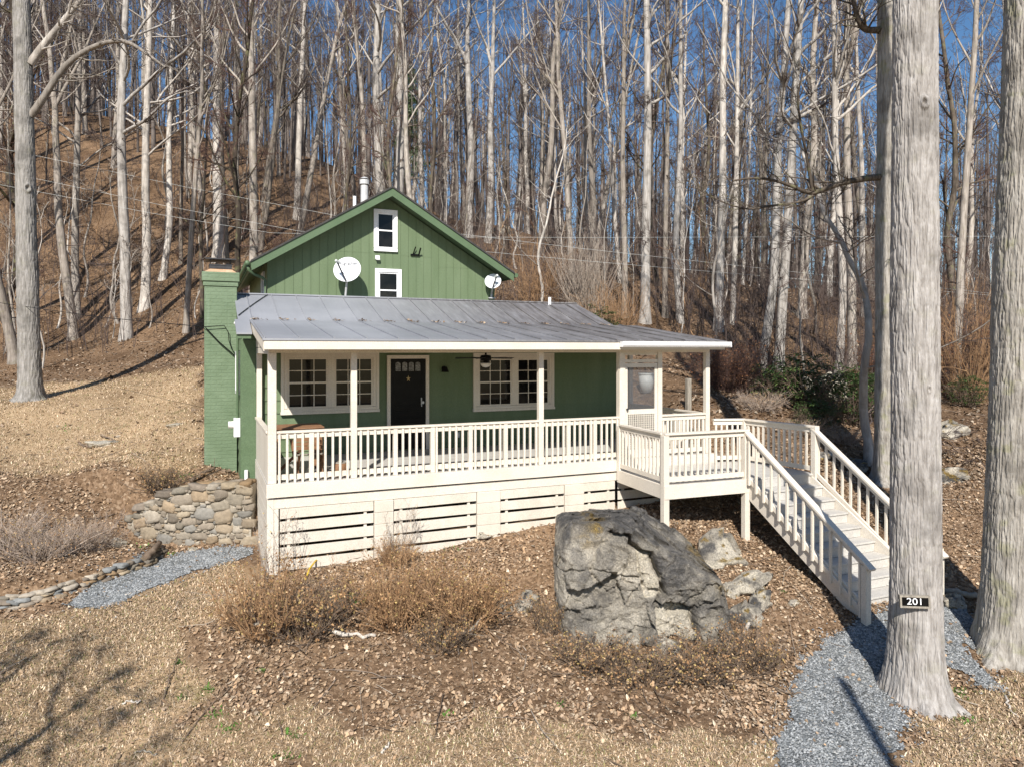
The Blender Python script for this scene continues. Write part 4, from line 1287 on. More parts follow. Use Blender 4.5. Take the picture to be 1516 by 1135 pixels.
PROTO = {}
specs = {
    'pale_a': dict(seed=1, h=26, r=.21, bark=M['bark_pale'], twig=M['twig'], clear=.36),
    'pale_b': dict(seed=2, h=24, r=.18, bark=M['bark_pale'], twig=M['twig'], clear=.32, limbs=22, wob=.35),
    'pale_c': dict(seed=3, h=27, r=.24, bark=M['bark_pale'], twig=M['twig_pale'], clear=.42, limbs=18),
    'pale_fork': dict(seed=4, h=24, r=.20, bark=M['bark_pale'], twig=M['twig'], clear=.55, limbs=12, fork=2),
    'grey_a': dict(seed=5, h=23, r=.19, bark=M['bark_grey'], twig=M['twig'], clear=.28, limbs=24, wob=.5),
    'grey_b': dict(seed=6, h=25, r=.22, bark=M['bark_grey'], twig=M['twig_red'], clear=.34, limbs=22, wob=.4),
    'grey_fork': dict(seed=7, h=22, r=.2, bark=M['bark_grey'], twig=M['twig'], clear=.4, limbs=14, fork=2, wob=.4),
    'dark_a': dict(seed=8, h=20, r=.15, bark=M['bark_dark'], twig=M['twig_red'], clear=.25, limbs=22, wob=.6, limb_len=(2., 4.2), upl=.35),
    'mid_a': dict(seed=9, h=13, r=.085, bark=M['bark_grey'], twig=M['twig_red'], clear=.22, limbs=18, subs=4, tw=5, wob=.5, limb_len=(1.4, 3.2), stubs=3),
    'mid_b': dict(seed=10, h=11, r=.065, bark=M['bark_pale'], twig=M['twig'], clear=.2, limbs=16, subs=4, tw=4, wob=.6, limb_len=(1.2, 2.8), stubs=3),
    'mid_c': dict(seed=11, h=15, r=.10, bark=M['bark_dark'], twig=M['twig_red'], clear=.25, limbs=20, subs=4, tw=5, wob=.6, limb_len=(1.5, 3.4), stubs=3),
    'thin_a': dict(seed=12, h=7, r=.035, bark=M['bark_pale'], twig=M['twig_pale'], clear=.2, limbs=9, subs=4, tw=3, fine=2, wob=.35, limb_len=(.6, 1.6), stubs=0, flare=.2),
    'thin_b': dict(seed=13, h=5.5, r=.03, bark=M['twig_tan'], twig=M['twig_red'], clear=.15, limbs=10, subs=4, tw=4, fine=2, wob=.35, limb_len=(.6, 1.5), stubs=0, flare=.2),
}
for k, s in specs.items(): PROTO[k] = (tree_meshes(**s), s['r'], s['h'])
for k in [q for q in PROTO if q.startswith('pale')]:
    (tm_, cm_), r_, h__ = PROTO[k]; tw_ = tm_.copy(); tw_.materials[0] = M['bark_white']; PROTO['white' + k[4:]] = ((tw_, cm_), r_, h__)
VD = Vector((ST, CT, 0)); VR = Vector((CT, -ST, 0))
from mathutils import Matrix


def tree(kind, loc, r, label, group=None, h=1.0, lean=0.0, back=0.0, name='bare_tree', spin=None):
    """lean in radians to the side across the view (+ towards the right), back away from it"""
    (tm, cm), r0, h0 = PROTO[kind]
    s = r / r0; s = max(.35, min(3., s)); sz = h
    o = empty(name, loc, label, 'tree', group)
    rz = random.uniform(0, 2 * PI) if spin is None else spin
    m = Matrix.Rotation(lean, 4, VD) @ Matrix.Rotation(-back, 4, VR) @ Matrix.Rotation(rz, 4, 'Z')
    o.rotation_euler = m.to_euler(); o.scale = (s, s, sz)
    link('trunk', tm, o); link('crown', cm, o)
    return o


taken = []


def seen_tree(kind, px, py, px_top, wpx, label, d=None, group=None, h=1.0, spin=None):
    if d is None: X, d, z = hit(px, py, 15)
    else: X = (px - 758) / F * d; z = float(gz(X, d))
    x, y = W(X, d)
    Xt = (px_top - 758) / F * d; zt = CZ + HY / F * d
    lean = math.atan2(Xt - X, zt - z)
    taken.append((X, d))
    return tree(kind, (x, y, z - .05), wpx / F * d / 2 / .93, label, group, h, lean, spin=spin)


# those that stand out in the picture, left to right
S = seen_tree
S('pale_b', 113, 472, 121, 11, 'slim pale tree on the slope just right of the big tree on the yard', h=1.0)
S('white_a', 187, 502, 190, 15, 'straight pale tree, thicker of the close pair on the slope beyond the yard')
S('pale_b', 213, 458, 223, 13, 'pale tree, slimmer of the close pair on the slope beyond the yard')
S('grey_a', 276, 492, 292, 8, 'thin pale tree on the slope midway between the pale pair and the chimney')
S('pale_a', 324, 385, 319, 15, 'thick pale tree rising directly above the chimney cap')
S('dark_a', 350, 400, 346, 9, 'dark mossy tree touching the eave between chimney and gable roof', d=27.)
S('grey_b', 374, 390, 368, 13, 'tree with a dark shaded middle rising behind the left eave of the gable', d=30.)
S('grey_a', 442, 352, 500, 9, 'grey tree leaning strongly to the right above the left gable slope')
S('white_a', 567, 282, 563, 13, 'tall white twin trunk standing behind the gable peak, the slimmer one', d=36.)
S('white_c', 584, 284, 588, 15, 'tall white twin trunk standing behind the gable peak, the thicker one', d=34.)
S('pale_b', 622, 320, 623, 8, 'slim grey tree just right of the white twin trunks', d=46.)
S('white_fork', 694, 352, 689, 12, 'grey tree with spreading limbs above the right gable slope')
S('white_fork', 722, 360, 728, 10, 'white tree splitting into a wide fork above the right gable slope', spin=.4)
S('grey_b', 800, 385, 812, 10, 'grey tree on the rocky knoll right of the gable')
S('grey_a', 850, 452, 846, 9, 'grey tree behind the far end of the porch roof ridge')
S('pale_b', 872, 400, 870, 9, 'pale straight tree among the reedy stems right of the gable')
S('grey_fork', 925, 470, 930, 9, 'rough grey tree just behind the porch roof end')
S('white_a', 955, 478, 957, 14, 'straight pale tree above the screen door')
S('grey_a', 985, 470, 990, 8, 'grey tree just right of the straight pale tree above the screen door')
S('white_b', 1008, 478, 1009, 9, 'slim pale tree above the gap between the porch end posts')
S('pale_c', 1063, 490, 1067, 12, 'pale tree rising behind the corner of the porch roof')
S('pale_b', 1085, 480, 1092, 8, 'slim grey tree beside the pale one behind the porch roof corner')
S('white_b', 1125, 550, 1165, 13, 'pale tree leaning right, first of the pair on the slope behind the deck')
S('white_a', 1152, 548, 1188, 14, 'pale tree leaning right, second of the pair on the slope behind the deck')
S('grey_b', 1188, 470, 1192, 12, 'grey tree with dark patches behind the leaning pair')
S('pale_b', 1240, 560, 1232, 11, 'pale slim tree beyond the green bushes')
S('grey_fork', 1262, 545, 1258, 13, 'tree with rough bark close to the left of the lichened trunk')
S('grey_b', 1415, 560, 1450, 11, 'grey tree between the two big trunks, leaning right', d=24.)
S('dark_a', 1432, 540, 1418, 10, 'dark tree between the two big trunks', d=28.)
S('mid_b', 1286, 690, 1228, 13, 'slender curving young tree beside the base of the lichened trunk', h=.9)
S('thin_a', 178, 478, 200, 4, 'spindly leaning sapling between the first slope trees', h=1.2)
S('mid_c', 300, 470, 296, 6, 'dark slim tree left of the chimney')
S('dark_a', 8, 480, 0, 13, 'dark tree at the edge of the wood, left of the big yard tree')

# the wood on the hill
zones = [(-1e9, 420, 'bare tree in the wood on the slope above the yard and chimney', 'trees on the slope above the yard'),
         (420, 800, 'bare tree in the wood on the hill behind the gable', 'trees on the hill behind the gable'),
         (800, 1120, 'bare tree in the wood behind the porch roof end', 'trees behind the porch roof end'),
         (1120, 1e9, 'bare tree in the wood behind the deck and big trunks', 'trees behind the deck')]
thin_zones = ['thin sapling on the slope above the yard and chimney', 'thin sapling on the hill behind the gable', 'thin sapling behind the porch roof end', 'thin sapling behind the deck and big trunks']


def in_yard(X, d):
    return d < 30 and X < -2 and (X > -15 or d < 24)


g_ = random.Random(11)
count = 0; tries = 0
tall = ['pale_a', 'pale_b', 'grey_a', 'grey_b', 'grey_a', 'grey_b', 'pale_fork', 'grey_fork', 'grey_fork', 'dark_a', 'dark_a', 'mid_a', 'mid_a', 'mid_b', 'mid_c', 'mid_c', 'mid_a']
while count < 225 and tries < 6000:
    tries += 1
    d = 25 + 60 * g_.random() ** .8; X = g_.uniform(-.80, .80) * d
    x, y = W(X, d)
    if in_yard(X, d) or (-2 < x < 11 and y < 16): continue
    if d < 29 and X < 6: continue
    ms = 1.3 + d * .010
    if any((X - a) ** 2 + (d - b) ** 2 < ms * ms for a, b in taken): continue
    px = 758 + F * X / d
    taken.append((X, d))
    zi = [k for k, q in enumerate(zones) if q[0] <= px < q[1]][0]
    k = g_.choice(tall); r0 = PROTO[k][1]
    tree(k, (x, y, float(gz(X, d)) - .1), r0 * g_.uniform(.5, 1.15), zones[zi][2], zones[zi][3], g_.uniform(.82, 1.08), g_.gauss(0, .05), g_.gauss(0, .04))
    count += 1
count = 0
while count < 125 and tries < 16000:
    tries += 1
    d = 21 + 34 * g_.random(); X = g_.uniform(-.78, .78) * d
    x, y = W(X, d)
    if in_yard(X, d) or (-2 < x < 11 and y < 14) or (d < 28 and X < 6): continue
    px = 758 + F * X / d; zi = [k for k, q in enumerate(zones) if q[0] <= px < q[1]][0]
    k = g_.choice(['thin_a', 'thin_b', 'thin_a', 'mid_b'])
    tree(k, (x, y, float(gz(X, d)) - .05), PROTO[k][1] * g_.uniform(.7, 1.2), thin_zones[zi], thin_zones[zi].replace('sapling', 'saplings'), g_.uniform(.6, 1.1), g_.gauss(0, .08), g_.gauss(0, .06), 'bare_sapling')
    count += 1
# a bare tree standing behind and left of the viewpoint: its twigs shade the lawn corner
for X, d, kd, hh, lb in ((-6.5, 0.6, 'mid_c', .52, 'bare tree whose twig shadow darkens the lawn corner'), (-6.9, -.9, 'mid_a', .66, 'second bare tree whose twig shadow darkens the lawn corner'), (-7.3, 1.4, 'mid_c', .5, 'fourth bare tree whose twig shadow darkens the lawn corner'), (-5.6, -.8, 'mid_c', .56, 'third bare tree whose twig shadow darkens the lawn corner')):
    x, y = W(X, d); tree(kd, (x, y, float(gz(X, d))), .14, lb, None, hh, 0, 0)

# far wood on the crest: too many to tell apart
g = np.random.default_rng(21); n = 900
d = 58 + 62 * g.random(n); X = (g.random(n) * 2 - 1) * .85 * d; z = gz(X, d); x, y = W(X, d)
h = 14 + 10 * g.random(n); lean = g.normal(0, .04, (n, 2)); t = np.linspace(0, 1, 7)
Pt = np.stack([x[:, None] + lean[:, :1] * h[:, None] * t, y[:, None] + lean[:, 1:] * h[:, None] * t, z[:, None] - .3 + h[:, None] * t], -1) + g.normal(0, .12, (n, 7, 3)) * t[None, :, None]
Rd = (.09 + .12 * g.random(n))[:, None] * (1 - .8 * t)[None]
st = [tubes(Pt, Rd, 6)]
a1, r1 = grow(Pt, Rd, n * 12, .3, .98, (1.6, 4.0), (30, 60), .5, 5, .4, g, .02, .3); st.append(tubes(a1, r1, 4))
a2, r2 = grow(a1, r1, n * 12 * 6, .2, 1, (-.3, -.7), (25, 60), .3, 3, .5, g, .012, .3); st.append(tubes(a2, r2, 3))
V = np.concatenate([q[0] for q in st]); Q = np.concatenate([st[0][1], st[1][1] + len(st[0][0]), st[2][1] + len(st[0][0]) + len(st[1][0])])
tag(link('distant_wood', mesh_np('distant_wood', V, Q, None, M['far_bark'], True)), 'grey mass of bare trees far up on the hill crest', 'wood', kind='stuff')

# undergrowth: thin stems over the whole slope
n = 8500; d = 22 + 46 * g.random(n) ** 1.2; X = (g.random(n) * 2 - 1) * .8 * d
x, y = W(X, d); cl = n2(X, d, .22, 3, 4.4)
keep = ~((d < 30) & (X < -2)) & ~((x > -2) & (x < 11) & (y < 13)) & ~((d < 29) & (X < 6)) & (g.random(n) < (cl - .28) * 2.2)
X, d, x, y = X[keep], d[keep], x[keep], y[keep]; n = len(X); z = gz(X, d); h = .7 + 5.0 * g.random(n) ** 1.8; t = np.linspace(0, 1, 5)
ln = g.normal(0, .2, (n, 2))
Pt = np.stack([x[:, None] + ln[:, :1] * h[:, None] * t ** 1.5, y[:, None] + ln[:, 1:] * h[:, None] * t ** 1.5, z[:, None] - .05 + h[:, None] * t], -1)
Rd = (.008 + .010 * g.random(n))[:, None] * (1 - .6 * t)[None]
a1, r1 = grow(Pt, Rd, n * 7, .2, 1, (.3, 1.1), (25, 60), .4, 4, .6, g, .006, .4); a2, r2 = grow(a1, r1, n * 18, .2, 1, (-.3, -.7), (25, 60), .3, 3, .6, g, .005, .4)
st = [tubes(Pt, Rd, 4), tubes(a1, r1, 3), tubes(a2, r2, 3)]
V = np.concatenate([q[0] for q in st]); Q = np.concatenate([st[0][1], st[1][1] + len(st[0][0]), st[2][1] + len(st[0][0]) + len(st[1][0])])
tag(link('undergrowth', mesh_np('undergrowth', V, Q, None, M['twig'], True)), 'brown leafless undergrowth on the wooded slope', 'undergrowth', kind='stuff')


# ------------------------------------------------------------------ the big near trunks with furrowed bark
def big_tree(X, d, r_base, r_top, tiltX, label, mat, twig, seed, knots=(), hi=9.5, flare=.32, na=440, nz=900, spots=None, hull=24., sc=1.0):
    x, y = W(X, d); z0 = float(gz(X, d)); g = np.random.default_rng(seed)
    root = empty('big_tree', (x, y, z0), label, 'tree')
    a = np.arange(na) * 2 * PI / na; zz = np.linspace(-.35, hi, nz)
    A, Z = np.meshgrid(a, zz)
    zp = np.maximum(Z, 0)
    r = r_base + (r_top - r_base) * zp / hi
    lob = 1 + .75 * np.sin(5 * A + seed) * .6 + .35 * np.sin(3 * A + 2.1 * seed)
    r = r + r_base * flare * np.exp(-zp / .26) * np.clip(lob, .05, 2.2) + r_base * .15 * np.exp(-zp / .9) + r_base * .5 * np.exp(-zp / .11) * np.clip(np.cos(4 * A + seed * 1.3 + 1.5 * np.sin(2 * A + seed)), 0, 1) ** 2.5
    ph = np.stack([np.cos(A) * r_base * 32 * sc, np.sin(A) * r_base * 32 * sc, Z * 3.8 * sc], -1)
    w_ = vnoise(ph * .5 + 5) - .5
    ph2 = ph + w_[..., None] * np.array([.7, .7, 0])
    rid = (1 - np.abs(2 * vnoise(ph2) - 1)); rid2 = 1 - np.abs(2 * vnoise(ph2 * np.array([1.9, 1.9, 2.6]) + 31) - 1)
    fin = vnoise(ph * np.array([3, 3, 9]) + 11)
    r = r - .015 * (np.clip(rid - .45, 0, 1) / .55) ** 1.3 - .008 * rid2 ** 2 + .005 * fin + .03 * (vnoise(np.stack([np.cos(A) * .9, np.sin(A) * .9, Z * .8], -1)) - .5)
    for (ka, kz, kr, kh) in knots:
        dist = np.hypot(((A - ka + PI) % (2 * PI) - PI) * r_base, (Z - kz) * .8)
        r = r + kh * np.exp(-((dist - kr) / (kr * .45)) ** 2) - kh * .7 * np.exp(-(dist / (kr * .5)) ** 2)
    tx, ty = VR.x * tiltX, VR.y * tiltX
    V = np.stack([r * np.cos(A) + tx * Z, r * np.sin(A) + ty * Z, Z], -1).reshape(-1, 3)
    ii = np.arange(na * nz).reshape(nz, na); nx = np.roll(ii, -1, 1)
    Q = np.stack([ii[:-1], nx[:-1], nx[1:], ii[1:]], -1).reshape(-1, 4)
    # upper stem, limbs and twigs above the frame
    n = 16; t = np.linspace(0, 1, n); top = np.array([tx * hi, ty * hi, hi - .02])
    st = top + np.stack([tx * (hull - hi) * t + g.normal(0, .05, n) * t, ty * (hull - hi) * t, (hull - hi) * t], -1)
    R0 = np.linspace(r_top * .97, .05, n)
    V2, Q2 = tubes(st[None], R0[None], 24)
    lp, lr = grow(st[None], R0[None], 22, .12, .98, (2.5, 6.0), (35, 65), .5, 9, .4, g, .015, .35)
    V3, Q3 = tubes(lp, lr, 7)
    me = mesh_np('trunk', np.concatenate([V, V2, V3]), np.concatenate([Q, Q2 + len(V), Q3 + len(V) + len(V2)]), None, mat, True)
    link('trunk', me, root)
    s1, q1 = grow(lp, lr, 110, .2, 1, (-.25, -.5), (25, 60), .3, 6, .55, g, .008, .4); s2, q2 = grow(s1, q1, 550, .2, 1, (-.3, -.6), (25, 60), .3, 4, .6, g, .006, .4)
    s3, q3 = grow(s2, q2, 1600, .2, 1, (-.3, -.7), (25, 60), .2, 3, .6, g, .0045, .4)
    sts = [tubes(s1, q1, 4), tubes(s2, q2, 3), tubes(s3, q3, 3)]
    Vc = np.concatenate([q[0] for q in sts]); Qc = np.concatenate([sts[0][1], sts[1][1] + len(sts[0][0]), sts[2][1] + len(sts[0][0]) + len(sts[1][0])])
    link('crown', mesh_np('crown', Vc, Qc, None, twig, True), root)
    return root, z0


def limb(parent, pts, r0, r1, seed, bark, twig, twn=40, nm='limb'):
    """a separate long bough: pts are world points"""
    g = np.random.default_rng(seed); org = np.array(parent.location)
    p = np.array([tuple(q) for q in pts]) - org
    t = np.linspace(0, 1, len(p)); tt = np.linspace(0, 1, 22)
    pp = np.stack([np.interp(tt, t, p[:, k]) for k in range(3)], -1)
    for _ in range(2): pp[1:-1] = (pp[:-2] + pp[1:-1] + pp[2:]) / 3
    pp = pp[None]; rr = np.linspace(r0, r1, 22)[None]
    st = [tubes(pp, rr, 8)]
    if twn:
        s1, q1 = grow(pp, rr, twn, .2, 1, (.4, 1.4), (30, 70), .25, 6, .4, g, .006, .5)
        s2, q2 = grow(s1, q1, twn * 4, .15, 1, (-.3, -.6), (25, 60), .2, 4, .6, g, .005, .4)
        s3, q3 = grow(s2, q2, twn * 10, .15, 1, (-.3, -.7), (25, 60), .1, 3, .6, g, .004, .4)
        st += [tubes(s1, q1, 4), tubes(s2, q2, 3), tubes(s3, q3, 3)]
    V = np.concatenate([q[0] for q in st]); o = 0; Q = []
    for v, q in st: Q.append(q + o); o += len(v)
    link(nm, mesh_np(nm, V, np.concatenate(Q), None, bark, True), parent)


BT, bz = big_tree((1356 - 758) / F * 9.0, 9.0, .306, .252, -.002, 'big pale trunk carrying the house number sign beside the path', M['bark_big'], M['twig'], 3, [(-2.05, 7.42, .05, .03), (-1.0, 5.6, .04, .018), (-1.9, 3.9, .03, .012)])
big_tree((1498 - 758) / F * 10.1, 10.1, .40, .36, .034, 'thickest pale trunk, with greenish lichen at its foot, at the picture edge', M['bark_moss'], M['twig'], 5, [(-2.2, 6.3, .07, .035)])
T3, _z = big_tree((1311 - 758) / F * 15.6, 15.6, .235, .19, .004, 'grey lichened trunk with a crooked dark bough, right behind the numbered trunk', M['bark_moss'], M['twig'], 8, hi=13, na=160, nz=600)
dd = 15.4
limb(T3, [at(1308, 262, 15.6), at(1275, 265, 15.3), at(1240, 272, 15.2), at(1205, 288, 15.1), at(1190, 284, 15.1), at(1160, 270, 15.0), at(1120, 262, 14.9), at(1085, 268, 14.8)], .075, .018, 3, M['bark_dark'], M['twig'], 30)
limb(T3, [at(1203, 288, 15.1), at(1198, 250, 15.1), at(1186, 190, 15.2), at(1180, 145, 15.3), at(1190, 100, 15.4)], .04, .014, 4, M['bark_dark'], M['twig'], 22)
limb(T3, [at(1203, 290, 15.1), at(1185, 300, 15.0), at(1140, 305, 15.0), at(1105, 312, 14.9), at(1060, 296, 14.8), at(1030, 278, 14.8)], .03, .010, 5, M['bark_dark'], M['twig'], 22)
limb(T3, [at(1302, 45, 15.6), at(1280, 45, 15.4), at(1268, 25, 15.3), at(1262, -10, 15.2), at(1245, -40, 15.2)], .08, .03, 6, M['bark_dark'], M['twig'], 20)
T1, z1 = big_tree(*hit(45, 592)[:2], .30, .22, -.022, 'big grey tree standing alone on the yard beyond the stone wall', M['bark_yard'], M['twig'], 12, [(-1.2, 6.2, .08, .04)], hi=13.5, na=150, nz=600)
d1 = hit(45, 592)[1]
limb(T1, [at(45, 172, d1), at(62, 150, d1), at(95, 95, d1), at(140, 66, d1), at(185, 58, d1 - .3), at(215, 78, d1 - .5), at(245, 100, d1 - .8)], .11, .03, 13, M['bark_pale'], M['twig_pale'], 26)
limb(T1, [at(45, 95, d1), at(62, 70, d1), at(95, 30, d1), at(135, -20, d1)], .12, .06, 14, M['bark_pale'], M['twig'], 20)
limb(T1, [at(30, 60, d1), at(22, 20, d1), at(15, -40, d1)], .14, .10, 15, M['bark_dark'], M['twig'], 10)

# house number on the big trunk
nd = 9.0 - .336
nb = at(1352, 898, nd); sg = empty('house_number_sign', nb, 'black house number sign reading 201 nailed to the big trunk', 'sign')
vx = (VR * math.cos(-.10) + VD * math.sin(-.10)); vz = (Vector((0, 0, 1)) - VR * .055).normalized(); vy = vx.cross(vz).normalized()
if vy.dot(VD) < 0: vy = -vy
sc_c = at(1354.5, 890, nd)


def plate(w, h, y0, y1):
    o = []
    for s in (-1, 1):
        for a, b in ((-1, y0), (1, y0), (1, y1), (-1, y1)):
            o.append(sc_c + vx * (a * w / 2) + vz * (s * h / 2) + vy * b)
    return o


def ring_frame(mb, w, h, t, y0, y1):
    for (cx_, cz2, ww, hh) in ((0, h / 2 - t / 2, w, t), (0, -h / 2 + t / 2, w, t), (-w / 2 + t / 2, 0, t, h - 2 * t), (w / 2 - t / 2, 0, t, h - 2 * t)):
        o = []
        for s in (-1, 1):
            for a, b in ((-1, y0), (1, y0), (1, y1), (-1, y1)):
                o.append(sc_c + vx * (cx_ + a * ww / 2) + vz * (cz2 + s * hh / 2) + vy * b)
        mb.hexa(o)


MB().hexa(plate(.315, .115, 0.001, .03)).build('plate', M['black'], sg)
mb = MB(); ring_frame(mb, .352, .152, .022, -.010, .035); mb.build('frame', M['grey_wood'], sg)
cu = bpy.data.curves.new('lettering', 'FONT'); cu.body = '201'; cu.size = .115; cu.align_x = 'CENTER'; cu.align_y = 'CENTER'; cu.extrude = .001
t_ = bpy.data.objects.new('t', cu); COL.objects.link(t_); bpy.context.view_layer.update()
me = bpy.data.meshes.new_from_object(t_.evaluated_get(bpy.context.evaluated_depsgraph_get())); bpy.data.objects.remove(t_)
me.materials.clear(); me.materials.append(M['white_ink'])
for v in me.vertices: v.co = sc_c + vx * (v.co.x * 1.15) + vz * v.co.y - vy * (.003 + v.co.z) - nb
link('lettering', me, sg)


# ------------------------------------------------------------------ rocks
def facets(q, seed, cells, off, slope):
    g = np.random.default_rng(seed); ext = np.abs(q.reshape(-1, 3)).max(0); c = g.uniform(-1, 1, (cells, 3)) * ext
    gr = g.normal(size=(cells, 3)) * slope; o = g.normal(size=cells) * off; f = q.reshape(-1, 3) + .25 * ext.mean() * (np.stack([fbm(q.reshape(-1, 3) * 1.7 / ext.mean() + 50 + 9 * k, 3) for k in range(3)], -1) - .5)
    out = np.empty(len(f)); best = np.full(len(f), 1e9)
    for k in range(cells):
        dv = f - c[k]; d2 = (dv ** 2).sum(1); m = d2 < best; best[m] = d2[m]; out[m] = o[k] + dv[m] @ gr[k]
    return out.reshape(q.shape[:-1])


def rock_mesh(seed, sx, sy, sz, nplanes=13, p=26, nu=80, nv=52, rough=.10, tints=(.3, .1, .05), mat=None):
    g = np.random.default_rng(seed)
    u = np.arange(nu) * 2 * PI / nu; v = np.linspace(0.02, PI - .02, nv); U, Vv = np.meshgrid(u, v)
    n = np.stack([np.cos(U) * np.sin(Vv), np.sin(U) * np.sin(Vv), np.cos(Vv)], -1)
    pl = g.normal(size=(nplanes, 3)); pl /= np.linalg.norm(pl, axis=1, keepdims=True); pd = .62 + .38 * g.random(nplanes)
    s = (np.maximum(n @ pl.T / pd, 0) ** p).sum(-1); r = np.maximum(s, 1e-4) ** (-1 / p); r = np.minimum(r, 1.35)
    q = n * r[..., None]
    q = q * (1 + rough * 2 * (fbm(q * 2.2 + seed, 6, .6) - .5))[..., None]
    q = q * (1 + facets(q, seed + 100, 16, .05, .16))[..., None]
    V = q * np.array([sx, sy, sz])
    ii = np.arange(nu * nv).reshape(nv, nu); nx = np.roll(ii, -1, 1)
    Q = np.stack([ii[:-1], ii[1:], nx[1:], nx[:-1]], -1).reshape(-1, 4)
    T = np.stack([smooth01((fbm(q * 1.8 + seed + 3, 4) - .5) * 6 + tints[0] * 2 - .5), smooth01((fbm(q * 1.5 + seed + 9, 4) - .5) * 6 + tints[1] * 2 - .5), smooth01((fbm(q * 3 + seed + 5, 4) - .62) * 9 + tints[2])], -1)
    return mesh_np('rock', V.reshape(-1, 3), Q, None, mat or M['boulder'], True, T.reshape(-1, 3))


def rock(px, py, wpx, hpx, label, seed, d=None, depth=.8, tilt=(0, 0), sink=.35, tints=(.25, .25, .05), group=None, name='rock'):
    X, d_, z = hit(px, py + hpx / 2) if d is None else ((px - 758) / F * d, d, 0)
    if d is not None: z = float(gz(X, d))
    w_ = wpx / F * d_ / 2; h_ = hpx / F * d_ / 2
    x, y = W(X, d_ + w_ * depth * .5)
    z = max(z, float(gz(X, d_ + w_ * depth * .5)) - h_ * .6)
    o = link(name, rock_mesh(seed, w_, w_ * depth, h_ * 1.25, tints=tints), None, (x, y, z + h_ * (1 - 2 * sink)))
    o.rotation_euler = (tilt[0], tilt[1], -TH + .2)
    tag(o, label, 'rock', group); return o


